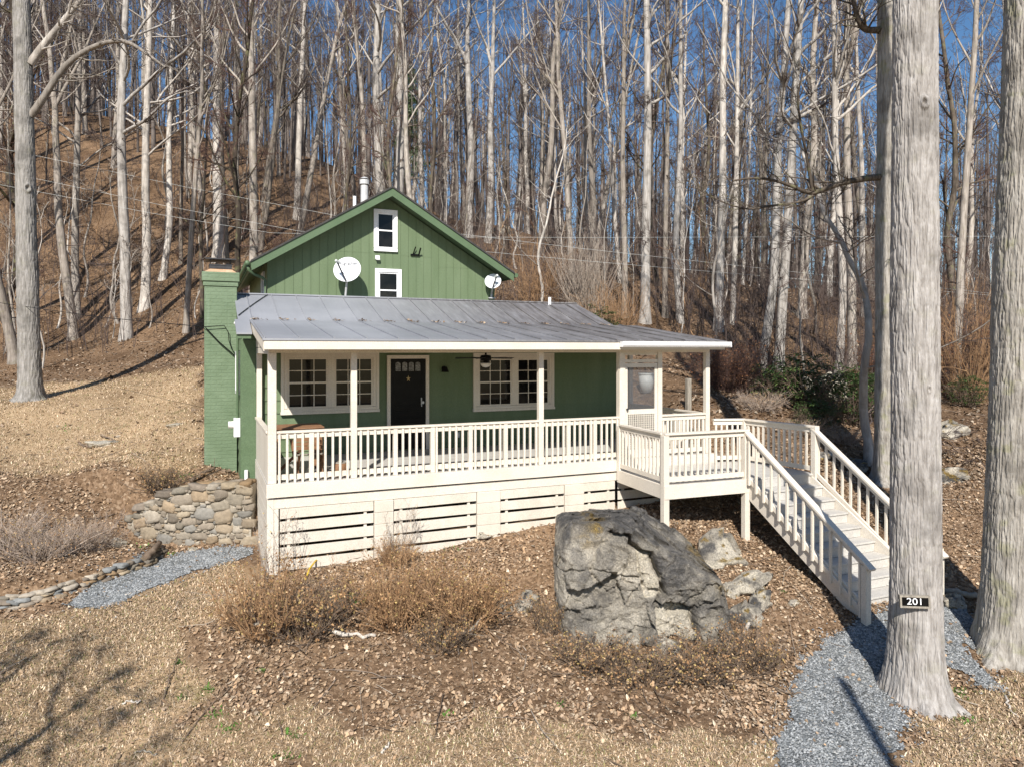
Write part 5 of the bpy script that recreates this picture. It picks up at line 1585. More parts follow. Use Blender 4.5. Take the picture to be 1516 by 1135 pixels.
def boulder():
    cX, cd, cz = 1.92, 10.95, .22
    nu, nv = 460, 320
    u = np.arange(nu) * 2 * PI / nu; v = np.linspace(.02, PI - .02, nv); U, Vv = np.meshgrid(u, v)
    n = np.stack([np.cos(U) * np.sin(Vv), np.sin(U) * np.sin(Vv), np.cos(Vv)], -1)          # X, d, z
    planes = [((-1, .05, .02), 1.25), ((0, -1, .10), .80), ((.5, -.85, .15), 1.14), ((1, 0, .2), 1.10), ((-.03, .12, 1), .89), ((.46, -.12, .86), .68), ((.80, 0, .55), .99),
              ((0, 1, 0), 1.1), ((0, 0, -1), 1.15), ((-.72, -.68, .02), 1.34), ((0, -.75, .65), 1.12), ((-.75, 0, .65), 1.38), ((.75, .6, .2), 1.3)]
    s = 0
    for p_, dd_ in planes:
        p_ = np.array(p_) / np.linalg.norm(p_)
        s = s + np.maximum(n @ p_ / dd_, 0) ** 34
    q = n * (s ** (-1 / 34))[..., None]
    X, D, Z = q[..., 0], q[..., 1], q[..., 2]
    L = lambda pts: [((a - 758) / F * 10.25 - cX, CZ - (b - HY) / F * 10.25 - cz) for a, b in pts]
    wX = X + (fbm(q * 4 + 2, 4) - .5) * .10; wZ = Z + (fbm(q * 4 + 8, 4) - .5) * .10
    front_ = smooth01((-n[..., 1] - .02) / .25)

    def crack(pts, w, dep):
        ds, _, _ = seg_dist(wX, wZ, L(pts)); return dep * np.exp(-(ds / w) ** 2)
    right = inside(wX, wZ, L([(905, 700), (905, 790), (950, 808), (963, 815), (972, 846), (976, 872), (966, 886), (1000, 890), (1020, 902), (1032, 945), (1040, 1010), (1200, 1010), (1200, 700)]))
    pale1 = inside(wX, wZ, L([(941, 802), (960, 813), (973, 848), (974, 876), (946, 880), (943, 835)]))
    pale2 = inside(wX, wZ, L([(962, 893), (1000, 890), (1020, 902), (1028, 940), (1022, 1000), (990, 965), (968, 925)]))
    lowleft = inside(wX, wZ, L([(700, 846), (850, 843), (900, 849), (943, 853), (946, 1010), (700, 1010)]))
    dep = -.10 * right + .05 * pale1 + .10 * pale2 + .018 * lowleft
    dep = dep + crack([(905, 789), (926, 797), (950, 808), (962, 814), (970, 844), (976, 872), (965, 887)], .030, .17)
    dep = dep + crack([(942, 798), (944, 832), (947, 880)], .014, .05) + crack([(815, 845), (850, 842), (900, 848), (944, 853)], .014, .06)
    dep = dep + crack([(962, 889), (1000, 890), (1020, 902), (1030, 940)], .028, .16) + crack([(1018, 900), (1036, 886), (1052, 884)], .016, .07) + crack([(880, 864), (946, 870)], .012, .03) + crack([(985, 935), (1040, 948), (1090, 950)], .02, .1)
    fc = facets(q, 5, 46, .018, .08) + facets(q, 6, 260, .012, .12)
    D = D + dep * front_ + fc + (fbm(q * 2.0 + 1, 4) - .5) * .26 + (fbm(q * 7 + 4, 5, .6) - .5) * .13 + (fbm(q * 22 + 4, 4, .65) - .5) * .06 - .05 * (1 - np.abs(2 * fbm(q * 3.1 + 90, 4) - 1)) ** 6
    Z = Z - fc * .8 * smooth01(n[..., 2] * 2) + (fbm(q * 2.3 + 11, 4) - .5) * .10 + (fbm(q * 12 + 14, 4) - .5) * .03
    X = X + (fbm(q * 2.3 + 21, 4) - .5) * .14 + (fbm(q * 12 + 24, 4) - .5) * .03
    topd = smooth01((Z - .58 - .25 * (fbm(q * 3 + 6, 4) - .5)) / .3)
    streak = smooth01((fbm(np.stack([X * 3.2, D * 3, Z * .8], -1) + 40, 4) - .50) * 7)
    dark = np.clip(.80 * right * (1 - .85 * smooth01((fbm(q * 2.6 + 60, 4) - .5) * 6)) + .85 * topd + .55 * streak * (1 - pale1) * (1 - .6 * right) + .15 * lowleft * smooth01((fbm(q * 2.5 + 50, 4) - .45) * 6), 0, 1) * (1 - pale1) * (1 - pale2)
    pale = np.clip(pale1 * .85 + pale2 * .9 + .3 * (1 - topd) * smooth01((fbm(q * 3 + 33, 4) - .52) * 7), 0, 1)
    och = 0
    for a, b, r_ in ((884, 783, .13), (866, 800, .09), (1062, 838, .14), (1066, 868, .10), (1050, 830, .08)):
        (lx_, lz_), = L([(a, b)]); och = och + np.exp(-(np.hypot(wX - lx_, wZ - lz_) / r_) ** 2) * smooth01((fbm(q * 9 + 70, 3) - .35) * 4)
    x, y = W(X + cX, D + cd)
    org = W(cX, cd)
    V = np.stack([x - org[0], y - org[1], Z + cz], -1).reshape(-1, 3)
    ii = np.arange(nu * nv).reshape(nv, nu); nx = np.roll(ii, -1, 1)
    Q = np.stack([ii[:-1], ii[1:], nx[1:], nx[:-1]], -1).reshape(-1, 4)
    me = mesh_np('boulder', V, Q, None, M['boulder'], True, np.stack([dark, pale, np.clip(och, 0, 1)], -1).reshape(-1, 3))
    tag(link('boulder', me, None, (org[0], org[1], 0)), 'huge cracked grey boulder in front of the porch and deck', 'boulder')


boulder()
rock(1070, 812, 85, 40, 'flat grey rock between the huge boulder and the stair post', 41, depth=.7, tints=(.2, .45, .02))
rock(1112, 858, 62, 44, 'whitish angular rock downhill of the flat grey rock', 42, tints=(.05, .6, .0), tilt=(.2, .2))
rock(1084, 873, 22, 24, 'small yellowish rock touching the huge boulder', 43, tints=(.0, .7, .2))
rock(1128, 886, 42, 34, 'brown-grey rock below the whitish angular rock', 44, tints=(.45, .1, .05), tilt=(.1, .4))
rock(1108, 912, 46, 34, 'tilted dark slab rock above the bleached stick', 45, tints=(.5, .05, .05), tilt=(-.1, .5))
rock(1176, 893, 18, 10, 'little ochre stone on the leaves near the stairs', 46, tints=(.0, .5, .7))
rock(778, 886, 36, 40, 'grey rock half buried left of the huge boulder', 47, tints=(.35, .2, .05))
rock(742, 893, 46, 32, 'darker grey rock beside the half buried one', 48, tints=(.45, .1, .05))
rock(936, 948, 30, 26, 'round grey rock under the overhang of the huge boulder', 49, tints=(.2, .4, .02))
rock(988, 925, 46, 38, 'pale broken rock wedged under the huge boulder', 55, tints=(.0, .6, .02), d=9.75)
rock(912, 756, 34, 12, 'tan stone lying at the skirting behind the boulder top', 50, tints=(0, .6, .2), d=13.3)
rock(942, 758, 26, 14, 'pinkish stone lying next to the deck post', 51, tints=(0, .5, .3), d=13.2)
rock(1200, 575, 30, 32, 'pale rock behind the green bushes, the narrower of two', 52, tints=(.1, .5, .03), d=22.)
rock(1241, 584, 42, 44, 'pale rock behind the green bushes, the wider of two', 53, tints=(.1, .5, .03), d=21.5)
rock(1218, 616, 30, 34, 'tan rock showing among the green bushes', 54, tints=(.1, .5, .1), d=19.2)
rock(1412, 632, 40, 30, 'pale grey rock beyond the gap between the two big trunks', 56, tints=(.15, .4, .02))
rock(1405, 700, 60, 26, 'dark mossy rock in the gap between the two big trunks', 57, tints=(.5, .05, .15))
rock(1270, 690, 40, 18, 'dark flat rock beside the foot of the slender young tree', 58, tints=(.55, .05, .02))
rock(1222, 672, 44, 16, 'grey flat rock beside the stair railing', 59, tints=(.4, .1, .02))
rock(792, 330, 54, 36, 'mossy rock outcrop on the knoll right of the gable', 60, tints=(.3, .3, .2), name='rock_outcrop')
rock(742, 335, 30, 26, 'smaller rock of the outcrop right of the gable', 61, tints=(.3, .3, .2), name='rock_outcrop')
rock(147, 655, 44, 12, 'flat pale stone slab lying on the yard', 62, tints=(0, .7, .02), depth=.9)
rock(262, 627, 22, 5, 'thin pale stone on the yard near the chimney', 63, tints=(0, .7, .0), depth=.9)
rock(284, 812, 0 + 14, 7, 'little tan stone on the gravel by the stone wall', 64, tints=(0, .6, .1))
rock(170, 800, 24, 16, 'pale stone in the shrub bed near the wall end', 65, tints=(0, .6, .05))
rock(720, 796, 40, 14, 'flat footing stone under the middle skirting pier', 66, tints=(0, .5, .05), d=12.9)


# stone walls
PAL = [(.30, .23, .155), (.24, .20, .155), (.36, .29, .20), (.20, .165, .13), (.29, .20, .115), (.20, .205, .20), (.33, .29, .235), (.39, .34, .27), (.215, .19, .15)]


def stone_blob(mb, c, hx, hy, hz, rot, g, tint):
    nu, nv = 14, 9
    u = np.arange(nu) * 2 * PI / nu; v = np.linspace(.05, PI - .05, nv); U, Vv = np.meshgrid(u, v)
    n = np.stack([np.cos(U) * np.sin(Vv), np.sin(U) * np.sin(Vv), np.cos(Vv)], -1)
    pw = g.uniform(4.0, 12.0); r = (np.abs(n) ** pw).sum(-1) ** (-1 / pw)
    q = n * r[..., None]; q = q * (1 + .50 * (vnoise(q * 1.4 + g.random(3) * 40) - .5) + .12 * (vnoise(q * 4 + g.random(3) * 40) - .5))[..., None]
    a = g.normal(0, .12); q = q * np.array([hx, hy, hz]); ca, sa = math.cos(a), math.sin(a)
    q = np.stack([q[..., 0] * ca - q[..., 2] * sa, q[..., 1], q[..., 0] * sa + q[..., 2] * ca], -1)
    cr, sr = math.cos(rot), math.sin(rot)
    V = np.stack([q[..., 0] * cr - q[..., 1] * sr + c[0], q[..., 0] * sr + q[..., 1] * cr + c[1], q[..., 2] + c[2]], -1).reshape(-1, 3)
    ii = np.arange(nu * nv).reshape(nv, nu); nx = np.roll(ii, -1, 1)
    Q = np.stack([ii[:-1], ii[1:], nx[1:], nx[:-1]], -1).reshape(-1, 4)
    mb.add(V, Q, None, tint)


def along(line, s):
    pts = np.array([W(a, b) for a, b in line]); seg = np.linalg.norm(np.diff(pts, axis=0), axis=1); c = np.concatenate([[0], np.cumsum(seg)])
    s = min(max(s, 0), c[-1] - 1e-6); i = int(np.searchsorted(c, s, 'right') - 1); f = (s - c[i]) / seg[i]
    p = pts[i] * (1 - f) + pts[i + 1] * f; t = (pts[i + 1] - pts[i]) / seg[i]
    return p, math.atan2(t[1], t[0]), c[-1]


g = np.random.default_rng(5)
RW = [(-4.88, 13.36), (-6.2, 13.36), (-7.0, 13.58), (-7.36, 13.70)]
top_of = lambda s, L: float(np.interp(s / L, [0, .42, .47, .66, .70, .88, .92, 1.0], [1.16, 1.10, 1.06, 1.0, .80, .72, .50, .44]))
p0, _, L = along(RW, 0)
rw = empty('retaining_wall', (*p0, -.05), 'mortared field stone retaining wall under the chimney', 'stone wall')
mb = MB(); N_ = 60
for k in range(N_):
    s0, s1 = L * k / N_, L * (k + 1) / N_
    a, ra, _ = along(RW, s0); b, rb, _ = along(RW, s1 - .0005); nrm = np.array([-math.sin(ra), math.cos(ra)])
    if nrm @ np.array([VD.x, VD.y]) < 0: nrm = -nrm
    t0, t1 = top_of(s0, L) - .03, top_of(s1, L) - .03
    j0 = -.035
    a0, b0 = a + nrm * j0, b + nrm * j0; a1, b1 = a + nrm * .34, b + nrm * .34
    mb.hexa([(*b0, -.4), (*a0, -.4), (*a1, -.4), (*b1, -.4), (*b0, t1), (*a0, t0), (*a1, t0), (*b1, t1)])
mb.build('mortar_bed', M['mortar'], rw)
mb = MB(); placed = []
for size, tries_ in ((.17, 500), (.125, 1500), (.09, 3500), (.06, 6000), (.036, 5000)):
    for _ in range(tries_):
        s = g.uniform(.03, L - .03); hx = size * g.uniform(.75, 1.25); hz = hx * g.uniform(.45, .85); z = g.uniform(-.2, 1.15)
        if z + hz > top_of(s, L) - .01: continue
        if any(((s - a) / (hx + c)) ** 2 + ((z - b_) / (hz + e)) ** 2 < .86 for a, b_, c, e in placed): continue
        placed.append((s, z, hx, hz)); p, ra, _ = along(RW, s); nrm = np.array([-math.sin(ra), math.cos(ra)])
        if nrm @ np.array([VD.x, VD.y]) < 0: nrm = -nrm
        p = p + nrm * (g.uniform(-.02, .012) - .01); t = (.55 * np.array(PAL[g.integers(0, len(PAL))]) + .45 * np.array([.27, .23, .175])) * g.uniform(.7, 1.15)
        stone_blob(mb, (p[0], p[1], z), hx * 1.02, .05 + .02 * g.random(), hz * .97, ra, g, t)
s = .0
while s < L:                                  # coping stones
    w_ = g.uniform(.18, .4); p, ra, _ = along(RW, s + w_ / 2); nrm = np.array([-math.sin(ra), math.cos(ra)])
    if nrm @ np.array([VD.x, VD.y]) < 0: nrm = -nrm
    for q in (.03, .25):
        pp = p + nrm * q; stone_blob(mb, (pp[0], pp[1], top_of(s + w_ / 2, L) - .02), w_ / 2, .13, .06, ra, g, np.array(PAL[g.integers(0, len(PAL))]) * g.uniform(.7, 1.1))
    s += w_ * 1.02
mb.build('stones', M['stone'], rw, smooth=True)
p0, _, L = along(LWALL, .1)
dw = MB(); s = .0
while s < L:
    big = s > L * .72
    for rowk in range(2 if big else 3):
        w_ = g.uniform(.12, .26) * (1.5 if big else 1); h = .062 if not big else .10
        p, ra, _ = along(LWALL, s + g.uniform(0, .1)); X_, d_ = P(*p); nrm = np.array([-math.sin(ra), math.cos(ra)])
        if nrm @ np.array([VR.x, VR.y]) > 0: nrm = -nrm
        Xf, df = P(*(p - nrm * .2)); zb = float(gz(Xf, df))
        pp = p + nrm * (.02 + .035 * rowk + g.normal(0, .02))
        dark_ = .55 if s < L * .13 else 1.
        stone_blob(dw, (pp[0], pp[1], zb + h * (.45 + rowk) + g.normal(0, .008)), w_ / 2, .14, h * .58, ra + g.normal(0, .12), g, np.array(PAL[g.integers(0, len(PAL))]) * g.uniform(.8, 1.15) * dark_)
    s += g.uniform(.12, .19) * (1.5 if big else 1)
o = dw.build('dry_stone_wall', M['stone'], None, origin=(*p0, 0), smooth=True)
tag(o, 'low curving dry stone wall edging the short gravel path', 'stone wall')


# ------------------------------------------------------------------ shrubs
def bush_meshes(seed, h, rad, stems, sub, tw, mat, leafc=None, nleaf=0, leafs=.02, r0=.007, up=.25, spread=(8, 62), hug=1.0):
    g = np.random.default_rng(seed)
    a = g.random(stems) * 2 * PI; rr = rad * .35 * np.sqrt(g.random(stems))
    base = np.stack([rr * np.cos(a), rr * np.sin(a), np.full(stems, -.04)], -1)
    an = np.radians(spread[0] + (spread[1] - spread[0]) * g.random(stems)); az = a + g.normal(0, .5, stems)
    d = np.stack([np.sin(an) * np.cos(az), np.sin(an) * np.sin(az), np.cos(an)], -1)
    ln = h * (.55 + .55 * g.random(stems)) / np.maximum(np.cos(an) + .25, .5)
    pts = [base]; p = base
    for k in range(5):
        d = d + g.normal(0, .11, (stems, 3)) + np.array([0, 0, up]) * .2; d /= np.linalg.norm(d, axis=1, keepdims=True)
        p = p + d * (ln / 5)[:, None]; pts.append(p)
    P0 = np.stack(pts, 1); R0 = (r0 * (.6 + .8 * g.random(stems)))[:, None] * np.linspace(1, .35, 6)[None]
    s1, q1 = grow(P0, R0, stems * sub, .2, 1, (-.2, -.5), (20, 60), .25, 4, .65, g, .003, .4); s2, q2 = grow(s1, q1, stems * sub * tw, .1, 1, (-.3, -.8), (20, 60), .15, 3, .7, g, .0024, .4)
    st = [tubes(P0, R0, 4), tubes(s1, q1, 3), tubes(s2, q2, 3)]
    V = np.concatenate([q[0] for q in st]); Q = np.concatenate([st[0][1], st[1][1] + len(st[0][0]), st[2][1] + len(st[0][0]) + len(st[1][0])])
    me = mesh_np('stems', V, Q, None, mat, False)
    lm = None
    if nleaf:
        k = g.integers(0, len(s2), nleaf); c = s2[k, g.integers(1, 3, nleaf)] + g.normal(0, .008, (nleaf, 3))
        u = g.normal(size=(nleaf, 3)); u /= np.linalg.norm(u, axis=1, keepdims=True); v = np.cross(u, g.normal(size=(nleaf, 3))); v /= np.linalg.norm(v, axis=1, keepdims=True)
        s = (leafs * (.5 + g.random(nleaf)))[:, None]
        Vl = np.stack([c, c + u * s * .5 + v * s * .3, c + u * s, c + u * s * .5 - v * s * .3], 1).reshape(-1, 3)
        Ql = np.arange(nleaf * 4).reshape(-1, 4); pal = np.array(leafc); t = pal[g.integers(0, len(pal), nleaf)] * (.7 + .6 * g.random((nleaf, 1)))
        lm = mesh_np('dry_leaves', Vl, Ql, None, M['leaf'], False, np.repeat(t, 4, 0))
    return me, lm


def bush(meshes, px, py, label, sx=1., sz=1., d=None, rz=0., group=None, name='bare_shrub'):
    if d is None: X, d, z = hit(px, py)
    else: X = (px - 758) / F * d; z = float(gz(X, d))
    x, y = W(X, d); o = empty(name, (x, y, z), label, 'shrub', group); o.rotation_euler = (0, 0, rz); o.scale = (sx, sx, sz)
    link('stems', meshes[0], o)
    if meshes[1]: link('dry_leaves', meshes[1], o)
    return o


TANL = [(.38, .235, .12), (.30, .17, .08), (.46, .31, .17), (.24, .13, .06), (.34, .25, .10)]
B1 = bush_meshes(1, 1.1, .9, 70, 7, 3, M['twig_tan'], TANL, 1500, .036, .011, spread=(5, 55))
B2 = bush_meshes(2, 1.1, .85, 80, 7, 4, M['twig_tan'], TANL, 3000, .034, .012, spread=(5, 55))
B3 = bush_meshes(3, .62, .8, 80, 6, 4, M['dead_brown'], TANL, 1600, .034, .009, spread=(8, 68))
B4 = bush_meshes(4, .9, 1.0, 75, 7, 5, M['twig_bed'], TANL, 900, .035, r0=.013, spread=(15, 72), up=.15)
B5 = bush_meshes(5, 1.9, 1.5, 160, 7, 5, M['twig_red'], [(.20, .09, .045), (.28, .13, .06)], 3500, .05, .010)
bush(B4, 62, 828, 'grey leafless shrub, paler of those in the bed above the low dry wall', .62, .85)
bush(B4, 128, 815, 'grey leafless shrub at the end of the bed above the low dry wall', .50, .75, rz=2)
bush(B4, 5, 815, 'grey leafless shrub cut by the picture edge in the bed above the dry wall', .65, .85, rz=4)
bush(B1, 395, 935, 'tan twiggy shrub below the corner of the porch skirting', .95, 1.0)
bush(B3, 455, 938, 'tan and brown low shrub tangled with dead limbs left of the green weeds', 1.0, 1.35, rz=1)
bush(B2, 590, 925, 'large tan leafy shrub below the first skirting pier, its bushier half', .85, .95)
bush(B2, 688, 928, 'large tan leafy shrub left of the half buried rocks', .85, .92, rz=2.4)
bush(B1, 582, 838, 'small tan shrub against the first skirting pier', .5, .5, rz=3)
bush(B3, 655, 958, 'low brown shrub in front of the large tan leafy shrubs', .7, .8, rz=.7)
bush(B3, 868, 985, 'low brown shrub before the left edge of the boulder', .9, .75, rz=.3)
bush(B3, 950, 1005, 'low brown shrub before the middle of the boulder', .95, .8, rz=1.3)
bush(B3, 1042, 1000, 'low brown shrub before the right half of the boulder', .95, .85, rz=2.3)
bush(B3, 1112, 985, 'low brown shrub around the bleached stick', .8, .9, rz=3.3)
bush(B3, 812, 935, 'thin brown shrub between half buried rock and boulder', .4, .9, rz=4.3)
bush(B5, 1080, 605, 'rust brown leafless shrub behind the deck corner', .68, .85, d=20.5, rz=.5)
bush(B4, 1125, 612, 'pale scrubby shrub between the rust brown shrub and the green bushes', .6, .7, d=18.6)
bush(B4, 1190, 632, 'pale dead brush lying under the green bushes', .55, .5, d=17.6, rz=1)
bush(B4, 1250, 640, 'pale dead brush beside the slender young tree', .5, .5, d=17.4, rz=2)
bush(B3, 238, 735, 'brown low scrub growing on top of the stone retaining wall', .8, .8, d=13.95)
B6 = bush_meshes(6, 1.3, .5, 14, 4, 2, M['twig_pale'], TANL, 60, .03, .006, spread=(3, 30))
bush(B6, 398, 858, 'few thin stalks growing against the porch corner board', 1., 1.0, d=11.1, rz=2)
bush(B6, 592, 812, 'few thin stalks standing before the first skirting pier', .8, .9, d=12.0, rz=1)
# tall reedy stems beyond the porch roof
R1 = bush_meshes(8, 4.6, 1.6, 170, 2, 2, M['twig_pale'], None, 0, r0=.016, spread=(0, 18), up=.35)
bush(R1, 868, 450, 'thicket of tall pale upright stems behind the porch roof end', 1.0, 1.0, d=29, name='stem_thicket')
R2 = bush_meshes(9, 3.4, 1.3, 110, 3, 3, M['twig_tan'], None, 0, r0=.012, spread=(4, 40), up=.3)
bush(R2, 800, 415, 'tan tangled brush on the slope right of the gable eave', 1.0, 1.0, d=31, name='stem_thicket')
bush(R2, 910, 470, 'tan tangled brush behind the right end of the porch roof', .9, .8, d=27, rz=2, name='stem_thicket')
for k, (px, d, s) in enumerate(((1340, 23, 1.0), (1430, 22, 1.1), (1470, 26, 1.3), (1410, 29, 1.2))):
    bush(R2 if k % 2 else B5, px, 0, ['dark brush beyond the numbered trunk', 'tangled tan brush low between the two big trunks', 'tall red-brown brush beside the thickest trunk', 'tan brush highest between the two big trunks'][k], s, s, d=d, rz=k)


def evergreen(seed, n, rad, h):
    g = np.random.default_rng(seed); V = []; T = []
    me, _ = bush_meshes(seed, h, rad, 40, 4, 3, M['dead_brown'], None, 0, r0=.014)
    tips = g.normal(size=(n, 3)); tips /= np.linalg.norm(tips, axis=1, keepdims=True); tips *= (g.random((n, 1)) ** .35)
    tips = tips * np.array([rad, rad, h * .55]) * (.75 + .5 * vnoise(tips * 2.3 + seed))[:, None] + np.array([0, 0, h * .55]); tips = tips[tips[:, 2] > .05]
    for c in tips:
        for k in range(9):
            a = k * 2 * PI / 9 + g.normal(0, .25); dr = g.uniform(-.55, .35); L_ = g.uniform(.09, .16)
            u = np.array([math.cos(a), math.sin(a), dr]); u /= np.linalg.norm(u); v = np.cross(u, [0, 0, 1.]); v /= np.linalg.norm(v)
            b = c + u * .02
            V += [b, b + u * L_ * .5 + v * L_ * .16 + [0, 0, .012], b + u * L_ + [0, 0, -.015], b + u * L_ * .5 - v * L_ * .16 + [0, 0, .012]]
            cc = np.array([(.035, .07, .018), (.055, .095, .025), (.085, .12, .035), (.03, .055, .016)][g.integers(0, 4)]) * g.uniform(.8, 1.3)
            T += [cc] * 4
    q = np.arange(len(V)).reshape(-1, 4)
    return me, mesh_np('foliage', np.array(V), q, None, M['evergreen'], False, np.array(T))


EV = [evergreen(31, 190, .95, 1.3), evergreen(32, 130, .8, 1.15)]
for k, (px, d, s, lb) in enumerate(((1150, 20.2, .9, 'small glossy evergreen bush nearest the rust brown shrub'), (1185, 19.4, 1.25, 'dark glossy evergreen bush in front of the narrower pale rock'), (1222, 19.0, 1.05, 'glossy evergreen bush low in front of the wider pale rock'),
                                    (1262, 18.8, 1.2, 'glossy evergreen bush behind the slender young tree'), (1205, 18.0, .6, 'small glossy evergreen bush closest to the deck railing'), (1292, 19.6, 1.0, 'glossy evergreen bush at the edge of the lichened trunk'))):
    X = (px - 758) / F * d; x, y = W(X, d); o = empty('evergreen_shrub', (x, y, float(gz(X, d)) - .05), lb, 'shrub', 'evergreen bushes behind the deck'); o.scale = (s, s, s); o.rotation_euler = (0, 0, k * 1.3)
    m_ = EV[k % 2]; link('stems', m_[0], o); link('foliage', m_[1], o)
X, d = (1430 - 758) / F * 21, 21; x, y = W(X, d); o = empty('evergreen_shrub', (x, y, float(gz(X, d))), 'low evergreen bush between the two big trunks', 'shrub'); o.scale = (.8, .8, .7)
link('stems', EV[1][0], o); link('foliage', EV[1][1], o)
X, d = (880 - 758) / F * 26, 26.; x, y = W(X, d); o = empty('evergreen_shrub', (x, y, float(gz(X, d)) - .1), 'evergreen bush peeping over the right end of the porch roof', 'shrub'); o.scale = (1., 1., 1.1)
link('stems', EV[0][0], o); link('foliage', EV[0][1], o)

# a young pine far up the hill
g = np.random.default_rng(77); X, d = (607 - 758) / F * 52, 52.; x, y = W(X, d); zz = float(gz(X, d))
pn = empty('pine_tree', (x, y, zz), 'lone green pine among the bare trees right of the white twin trunks', 'tree')
MB().tube([(x, y, zz - .2), (x, y, zz + 5), (x, y, zz + 11.5)], [.12, .09, .03], 8).build('trunk', M['bark_dark'], pn)
V = []; T = []
for k in range(150):
    t = g.random(); hh = 3.2 + 8.3 * t; L_ = (2.0 * (1 - t) + .35) * g.uniform(.6, 1.1); a = g.random() * 2 * PI; u = np.array([math.cos(a), math.sin(a), g.uniform(-.1, .35)])
    for j in range(46):
        c = u * L_ * (.25 + .75 * g.random()) + np.array([0, 0, hh]) + g.normal(0, .10, 3); w_ = g.normal(size=3); w_ /= np.linalg.norm(w_); v = np.cross(w_, g.normal(size=3)); v = v / np.linalg.norm(v) * .022
        V += [c - v, c + w_ * .28, c + v]; cc = np.array([.06, .10, .032]) * g.uniform(.7, 1.4); T += [cc] * 3
link('crown', mesh_np('crown', np.array(V), None, np.arange(len(V)).reshape(-1, 3), M['evergreen'], False, np.array(T)), pn)

# ------------------------------------------------------------------ dead wood, weeds and small things
def stick(pts, r0, r1, label, mat, name='fallen_branch', cat='branch', seed=1, twn=0, group=None):
    g = np.random.default_rng(seed); p = np.array([tuple(q) for q in pts]); t = np.linspace(0, 1, len(p)); tt = np.linspace(0, 1, 12)
    pp = np.stack([np.interp(tt, t, p[:, k]) for k in range(3)], -1) + g.normal(0, .012, (12, 3)); org = pp[0].copy(); pp = (pp - org)[None]; rr = (np.linspace(r0, r1, 12) * (1 + g.normal(0, .08, 12)))[None]
    st = [tubes(pp, rr, 8)]
    if twn:
        s1, q1 = grow(pp, rr, twn, .2, 1, (.2, .6), (25, 60), .1, 5, .5, g, .004, .5); st.append(tubes(s1, q1, 4))
    V = np.concatenate([q[0] for q in st]); o = 0; Q = []
    for v, q in st: Q.append(q + o); o += len(v)
    n = 12 * 8
    V = np.concatenate([V, pp[0][:1], pp[0][-1:]]); k0 = len(V) - 2
    Tt = [(k0, (i + 1) % 8, i) for i in range(8)] + [(k0 + 1, n - 8 + i, n - 8 + (i + 1) % 8) for i in range(8)]
    ob = link(name, mesh_np(name, V, np.concatenate(Q), Tt, mat, True), None, tuple(org)); return tag(ob, label, cat, group)


def gp(px, py, up=.02):
    v = ghit(px, py); v.z += up; return v


stick([gp(1088, 968), gp(1104, 940, .06), gp(1122, 918, .10)], .035, .022, 'bleached white stick leaning on the slab rock right of the boulder', M['dead_white'])
stick([gp(478, 938, .06), gp(510, 946, .05), gp(555, 946, .03)], .035, .022, 'pale dead limb lying by the green weeds', M['dead_white'], seed=2)
stick([gp(372, 940, .12), gp(420, 930, .16), gp(438, 925, .2), gp(480, 932, .12)], .03, .012, 'grey dead limb in the tan shrub by the porch corner', M['grey_wood'], seed=3, twn=5)
stick([gp(655, 962, .08), gp(690, 950, .12), gp(715, 930, .16), gp(722, 912, .2)], .028, .012, 'grey crooked limb in front of the large tan shrubs', M['grey_wood'], seed=4, twn=4)
stick([gp(720, 938, .06), gp(748, 955, .04), gp(775, 972, .03)], .014, .008, 'dark thin branch running down from the half buried rocks', M['dead_brown'], seed=5, twn=4)
stick([gp(826, 925, .15), gp(838, 905, .3), gp(852, 885, .45), gp(866, 870, .6)], .014, .006, 'thin dark branch leaning against the boulder face', M['dead_brown'], seed=6, twn=5)
stick([gp(240, 1048), gp(250, 1015, .05), gp(264, 985, .1)], .010, .006, 'thin dark stick standing up from the lawn edge', M['dead_brown'], seed=7, twn=2)
stick([gp(184, 1043), gp(206, 1044)], .012, .010, 'short pale stick on the lawn', M['dead_white'], seed=8)
stick([gp(200, 1119), gp(232, 1121)], .010, .008, 'short grey stick low on the lawn', M['grey_wood'], seed=9)
stick([gp(566, 1115), gp(576, 1104)], .016, .012, 'short pale piece of wood on the leaves', M['dead_white'], seed=10)
stick([gp(1490, 1035, .03), gp(1496, 1052, .03), gp(1508, 1064, .02)], .014, .008, 'pale curl of bark on the grass by the thickest trunk', M['dead_white'], seed=11)
stick([gp(1190, 1025, .02), gp(1172, 1033, .03), gp(1140, 1020, .04)], .010, .006, 'thin twig branch at the edge of the gravel path', M['dead_brown'], seed=12, twn=4)
stick([gp(116, 658, .02), gp(135, 664, .02)], .03, .02, 'dark stick beside the flat slab on the yard', M['dead_brown'], seed=13)
stick([gp(150, 648, .06), gp(172, 654, .04)], .02, .01, 'thin dark stick across the flat slab on the yard', M['dead_brown'], seed=14)
stick([gp(284, 716, .05), gp(300, 708, .08), gp(318, 700, .12)], .04, .02, 'dark branch lying on the stone wall at the chimney foot', M['dead_brown'], seed=15, twn=6)
stick([gp(186, 884, .025), gp(206, 876, .025)], .008, .006, 'pale straight stick on the short gravel path', M['dead_white'], seed=16)
stick([gp(1244, 690, .1), gp(1262, 700, .1), gp(1290, 720, .1)], .06, .05, 'long dark log lying beside the stairs', M['dead_brown'], seed=17, name='fallen_log', cat='log')
stick([gp(218, 838, .12), gp(228, 826, .16), gp(236, 815, .14)], .06, .045, 'dark rotten log at the upper end of the low dry wall', M['dead_brown'], seed=18, name='fallen_log', cat='log')
stick([gp(1398, 880, .06), gp(1446, 888, .06)], .05, .045, 'grey timber edging the path behind the big trunks', M['grey_wood'], seed=19, name='path_timber', cat='timber')
o = rock(1418, 892, 46, 18, 'flat stone step behind the big trunks', 67, tints=(.1, .5, .1), name='stone_step'); o['category'] = 'step'
